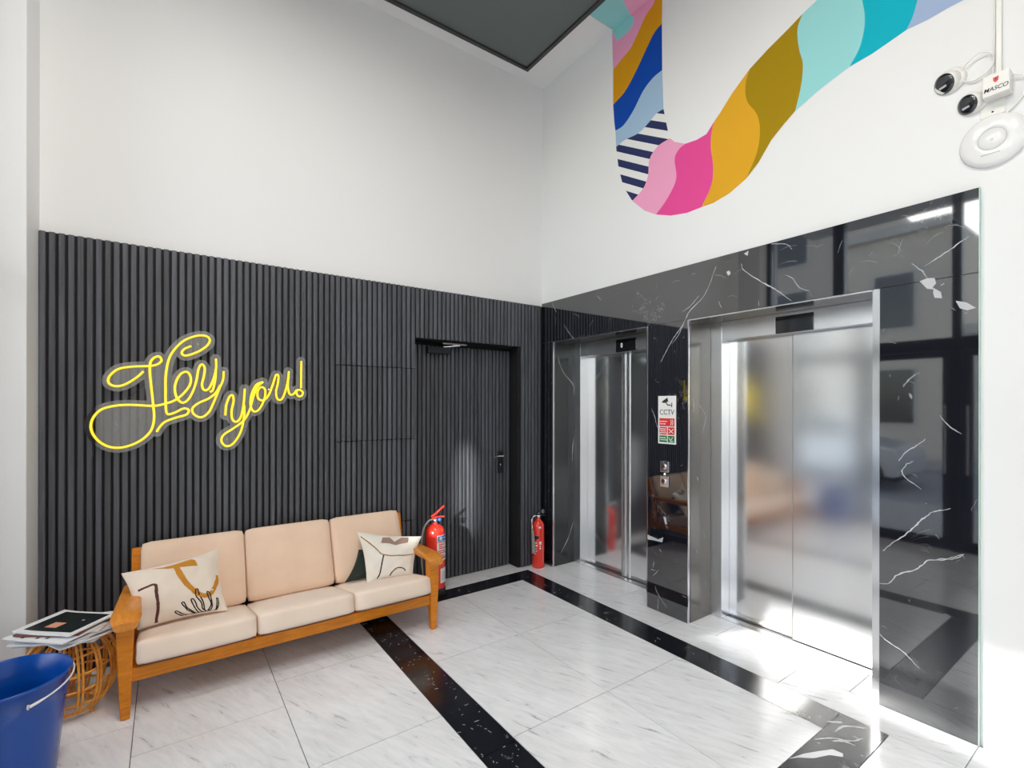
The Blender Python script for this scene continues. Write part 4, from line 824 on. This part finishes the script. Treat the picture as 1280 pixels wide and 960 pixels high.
# acrylic backing: everything within 28 mm of a tube, holes filled
h_ = .006; x0_, x1_, z0_, z1_ = -3.32, -2.07, 1.17, 1.99
gx = np.arange(x0_, x1_, h_); gz = np.arange(z0_, z1_, h_); GX, GZ = np.meshgrid(gx, gz, indexing='ij'); D = np.full(GX.shape, 9.)
for pth in strokes.values():
    A = np.array(pth)
    for a, b in zip(A[:-1], A[1:]):
        ab = b-a; t_ = np.clip(((GX-a[0])*ab[0]+(GZ-a[1])*ab[1])/(ab@ab+1e-12), 0, 1); D = np.minimum(D, np.hypot(GX-a[0]-t_*ab[0], GZ-a[1]-t_*ab[1]))
F = D-.029
out_ = np.zeros(F.shape, bool); stack = [(0, 0)]; out_[0, 0] = True
while stack:
    i, j = stack.pop()
    for a, b in ((i+1, j), (i-1, j), (i, j+1), (i, j-1)):
        if 0 <= a < F.shape[0] and 0 <= b < F.shape[1] and not out_[a, b] and F[a, b] > 0: out_[a, b] = True; stack.append((a, b))
F = np.where((F > 0) & ~out_, -.01, F)
mb = MB(); vid = {}; vs = []; fs = []; bedges = []
def vkey(key, p):
    if key not in vid: vid[key] = len(vs); vs.append(p)
    return vid[key]
nxg, nzg = F.shape
for i in range(nxg-1):
    for j in range(nzg-1):
        cs = [(i, j), (i+1, j), (i+1, j+1), (i, j+1)]; ins = [F[c] <= 0 for c in cs]
        if not any(ins): continue
        loop = []
        for k in range(4):
            a, b = cs[k], cs[(k+1) % 4]
            if ins[k]: loop.append(vkey(('v', a), (gx[a[0]], gz[a[1]])))
            if ins[k] != ins[(k+1) % 4]:
                t_ = F[a]/(F[a]-F[b]); loop.append(vkey(('e', min(a, b), max(a, b)), (gx[a[0]]+(gx[b[0]]-gx[a[0]])*t_, gz[a[1]]+(gz[b[1]]-gz[a[1]])*t_)))
        if len(loop) >= 3: fs.append(tuple(loop))
ec = {}
for f in fs:
    for a, b in zip(f, f[1:]+f[:1]): ec[(a, b)] = ec.get((a, b), 0)+1
nv = len(vs); V_ = [(p[0], -.0375, p[1]) for p in vs]+[(p[0], -.0345, p[1]) for p in vs]
FF = [f for f in fs]+[tuple(i+nv for i in f[::-1]) for f in fs]+[(a, b, b+nv, a+nv) for (a, b) in ec if (b, a) not in ec]
me = bpy.data.meshes.new('acrylic_backing'); me.from_pydata(V_, [], FF); me.materials.append(M['acrylic']); me.transform(pt.iv)
bm = bmesh.new(); bm.from_mesh(me); bmesh.ops.dissolve_limit(bm, angle_limit=.01, verts=bm.verts, edges=bm.edges); bmesh.ops.recalc_face_normals(bm, faces=bm.faces); bm.to_mesh(me); bm.free()
ab_ = link('acrylic_backing', me, ns, label='clear reflective acrylic backing cut round the script')
for x_, z_ in ((-2.757, 1.872), (-3.147, 1.385), (-2.60, 1.28), (-2.166, 1.75), (-2.36, 1.60)):
    pt(MB().lathe([(.0045, -.034), (.0045, .0), (.006, .002), (.006, .004), (0, .005)], (x_, -.038, z_), 12, 'y'), 'standoff_screw', 'chrome', ab_)
pt(MB().tube(smooth_path([(-3.02, -.03, 1.62), (-3.2, -.026, 1.4), (-3.25, -.024, 1.2), (-3.25, -.024, .7), (-3.25, -.024, .1)], 4), .0015, 5), 'cable', 'rubber')

# --- cameras, junction box, access point on the lift wall
XW = T
def dome(label, y, z, r, ya, za, grp='security cameras on the lift wall'):
    t = thing('security_camera', label, 'camera', (XW, y, z), grp)
    a = Vector((-1, ya, za)).normalized(); R_ = a.to_track_quat('Z', 'Y').to_matrix().to_4x4()
    me = MB().lathe([(r*1.14, 0), (r*1.14, .008), (r*1.04, .016), (r*.8, .018), (0, .018)], (0, 0, 0), 32, 'x').mesh('base', 'white_plastic'); link('base', me, t)
    me = MB().lathe([(0, -.02), (r*.9, -.01), (r*.99, .02), (r, .034), (r*.97, .043), (r*.86, .047)], n=32).mesh('ball_housing', 'white_plastic'); me.transform(Matrix.Translation((.006, 0, 0)) @ R_ @ Matrix.Diagonal((1, 1, .8, 1))); hh = link('ball_housing', me, t)
    me = MB().lathe([(r*.88, .044), (r*.86, .051), (r*.62, .057), (0, .060)], n=28).mesh('lens_window', 'lens'); me.transform(Matrix.Translation((.006, 0, 0)) @ R_ @ Matrix.Diagonal((1, 1, .8, 1))); ln_ = link('lens_window', me, hh)
    me = MB().box(-r*.36, r*.26, -r*.30, -r*.12, .058, .0605).mesh('lens', 'paper_grey'); me.transform(Matrix.Translation((.006, 0, 0)) @ R_ @ Matrix.Diagonal((1, 1, .8, 1))); link('lens', me, hh)
    return t
dome('white ball camera furthest left, beside a loop of white cable', -2.955, 2.99, .050, .55, -.45)
dome('white ball camera directly below and left of the junction box', -3.035, 2.853, .047, .55, -.38)
jb = thing('junction_box', 'white square junction box lettered MASCO with small red emblem', 'junction box', (XW, -3.112, 2.872))
me = MB().box(-.062, -.0005, -.045, .040, -.046, .046).mesh('cover', 'white_plastic'); bx_ = link('cover', me, jb, bevel=.004)
text('lettering', 'MASCO', .024, 'ink', bx_, onx(-.0628, -.002, -.020), .0004, bold=.0002, sx=.92, shear=.25)
me = MB().prism([(.006, .026), (-.012, .028), (-.010, .010), (-.002, .004), (.005, .012)], 'x', -.0632, -.0622).mesh('emblem', 'label_red'); em_ = link('emblem', me, bx_)
me = MB().prism([(.001, .021), (-.006, .022), (-.004, .012)], 'x', -.0638, -.0630).mesh('emblem_mark', 'ink'); link('emblem_mark', me, em_)
ap = thing('wireless_access_point', 'round white wireless disc mounted below the cameras', 'access point', (XW, -3.098, 2.652))
me = MB().lathe([(.108, 0), (.112, .006), (.108, .018), (.094, .027), (.06, .032), (.0465, .033), (.0460, .0322), (.0450, .0322), (.0445, .033), (0, .0335)], n=56, axis='x').mesh('disc', 'white_gloss'); dsk = link('disc', me, ap)
me = MB().tube([(-.0333, .0452*math.cos(a), .0452*math.sin(a)) for a in np.linspace(0, 2*math.pi, 41)[:-1]], .0009, 5, closed=True).mesh('ring', 'paper_grey'); link('ring', me, dsk)
text('emblem', 'u', .022, 'paper_grey', dsk, onx(-.0337, 0, .0), .0002)
mb = MB(); 
for k in range(9): mb.box(-.0325, -.0305, .030-k*.0068, .0345-k*.0068, -.0635-.0, -.0605)
link('lettering', mb.mesh('lettering', 'hose'), dsk)
tr_ = thing('cable_trunking', 'white vertical cable trunking running up from the junction box', 'trunking', (XW, -3.115, 2.92))
link('channel', MB().box(-.018, -.0005, -.010, .008, 0, 1.55).mesh('channel', 'white_plastic'), tr_, bevel=.002)
def cable(label, pts, r=.0032):
    o = MB().tube(smooth_path(pts, 6), r, 8).obj('cable', 'white_plastic'); return tag(o, label, 'cable', 'white camera cables')
cable('white cable looping from the left ball camera to the trunking', [(.016, -2.99, 2.985), (.004, -3.005, 3.02), (.0, -3.05, 3.05), (.004, -3.09, 3.035), (.008, -3.10, 2.99), (.008, -3.075, 2.955), (.010, -3.03, 2.945), (.014, -2.995, 2.965)])
cable('white cable rising straight beside the trunking', [(.016, -3.096, 2.93), (.016, -3.10, 3.05), (.016, -3.102, 3.3), (.016, -3.102, 4.5)])
cable('white cable curving from the junction box down behind the disc', [(.0, -3.16, 2.90), (.004, -3.19, 2.88), (.012, -3.20, 2.83), (.014, -3.17, 2.78), (.016, -3.13, 2.745)])
t = thing('mounting_plate', 'white rounded plate with a screw under the junction box', 'plate', (XW, -3.09, 2.79))
link('plate', MB().box(-.004, -.0005, -.045, .035, -.028, .045).mesh('plate', 'white_plastic'), t, bevel=.002)
link('screw', MB().lathe([(.004, .004), (.003, .0065), (0, .007)], (0, -.005, -.01), 10, 'x').mesh('screw', 'ink'), t)

# ================================================================ THE STREET
gr = struct(MB().box(-60, -3.955, -45, 45, -.35, -.08).obj('ground', 'asphalt'))
struct(MB().box(-6.6, -3.955, -45, 45, -.079, -.02).obj('pavement', 'paving')); struct(MB().box(-13.9, -11.6, -45, 45, -.079, .0).obj('pavement', 'paving'))
struct(MB().add([(-3.76, -5.6, 4.40), (-3.76, .3, 4.40), (-6.40, .3, 4.40), (-6.40, -2.2, 4.40), (-6.8, -3.6, 4.40), (-6.8, -5.6, 4.40), (-3.96, -5.6, 4.6), (-3.96, .3, 4.6), (-6.40, .3, 4.6), (-6.40, -2.2, 4.6), (-6.8, -3.6, 4.6), (-6.8, -5.6, 4.6)],
    [(0, 1, 2, 3, 4, 5), (11, 10, 9, 8, 7, 6), (0, 6, 7, 1), (1, 7, 8, 2), (2, 8, 9, 3), (3, 9, 10, 4), (4, 10, 11, 5), (5, 11, 6, 0)]).obj('sun_cutoff_slab', 'facade_white'), 'unseen slab added over the street shop front to cut off the sun')  # added out of view, its edge shaped to bound the sun patch
def building(label, x0, x1, y0, y1, hgt, mt, wins, group='buildings across the street'):
    t = thing('building', label, 'building', ((x0+x1)/2, (y0+y1)/2, -.08), group); p_ = Part(t)
    p_(MB().box(x0, x1, y0, y1, -.08, hgt), 'wall', mt); p_(MB().box(x0-.2, x1+.2, y0, y1, hgt, hgt+.25), 'cornice', 'facade_white')
    for (ya, za, w_, h_) in wins:
        f_ = p_(MB().box(x1-.02, x1+.05, ya-w_/2-.08, ya+w_/2+.08, za-.08, za+h_+.08), 'window', 'facade_white')
        p_(MB().box(x1+.03, x1+.06, ya-w_/2, ya+w_/2, za, za+h_), 'pane', 'car_glass', f_)
building('tall brown fronted building across the street', -22, -14, 2.62, 14, 8.25, 'facade_brown', [(y, z, 1.1, 1.6) for y in (4.2, 6.6, 9, 11.4) for z in (.9, 3.6, 6.1)])
building('lower cream building across the street with shop windows', -22, -14, .1, 2.6, 6.3, 'facade_cream', [(1.35, z, .9, 1.5) for z in (1.0, 3.7)])
building('low white building across the street', -22, -14.5, -9, .05, 3.4, 'facade_white', [(y, 1.0, 1.2, 1.4) for y in (-1.5, -4, -6.5)])
building('pale terrace at the far end of the street', -24, -14, 14.2, 30, 7.4, 'facade_cream', [(y, z, 1.2, 1.7) for y in (16, 19, 22, 25) for z in (.9, 4.1)])
car = thing('car', 'white hatchback parked across the street, seen reflected in the marble', 'car', (-8.6, .95, -.08)); 
def cpart(mb, nm, mt, par=None, **kw): return link(nm, mb.mesh(nm, mt), par or car, **kw)
body = [(-1.45, .25), (-1.5, .55), (-1.42, .78), (-.75, .92), (-.2, 1.40), (.95, 1.44), (1.45, 1.0), (1.52, .75), (1.5, .28)]
cpart(MB().prism(body, 'x', -.82, .82), 'body', 'car_white', bevel=.07, seg=3)
cpart(MB().prism([(-.66, .95), (-.16, 1.34), (.9, 1.37), (1.25, 1.0)], 'x', -.835, .835), 'side_windows', 'car_glass')
cpart(MB().box(-.7, .7, -1.5, -1.4, .5, .66), 'headlights', 'paper_pale', bevel=.02)
for x_ in (-.84, .70):
    for y_ in (-.95, .95):
        wh = cpart(MB().lathe([(0, .0), (.2, .0), (.31, .0), (.31, .14), (.2, .15), (.0, .15)], (x_+.15, y_, .31), 24, 'x'), 'wheel', 'rubber')
        cpart(MB().lathe([(.19, .0), (.17, .02), (0, .01)], (x_ if x_ < 0 else x_+.16, y_, .31), 20, 'x'), 'hub_cap', 'chrome', wh)
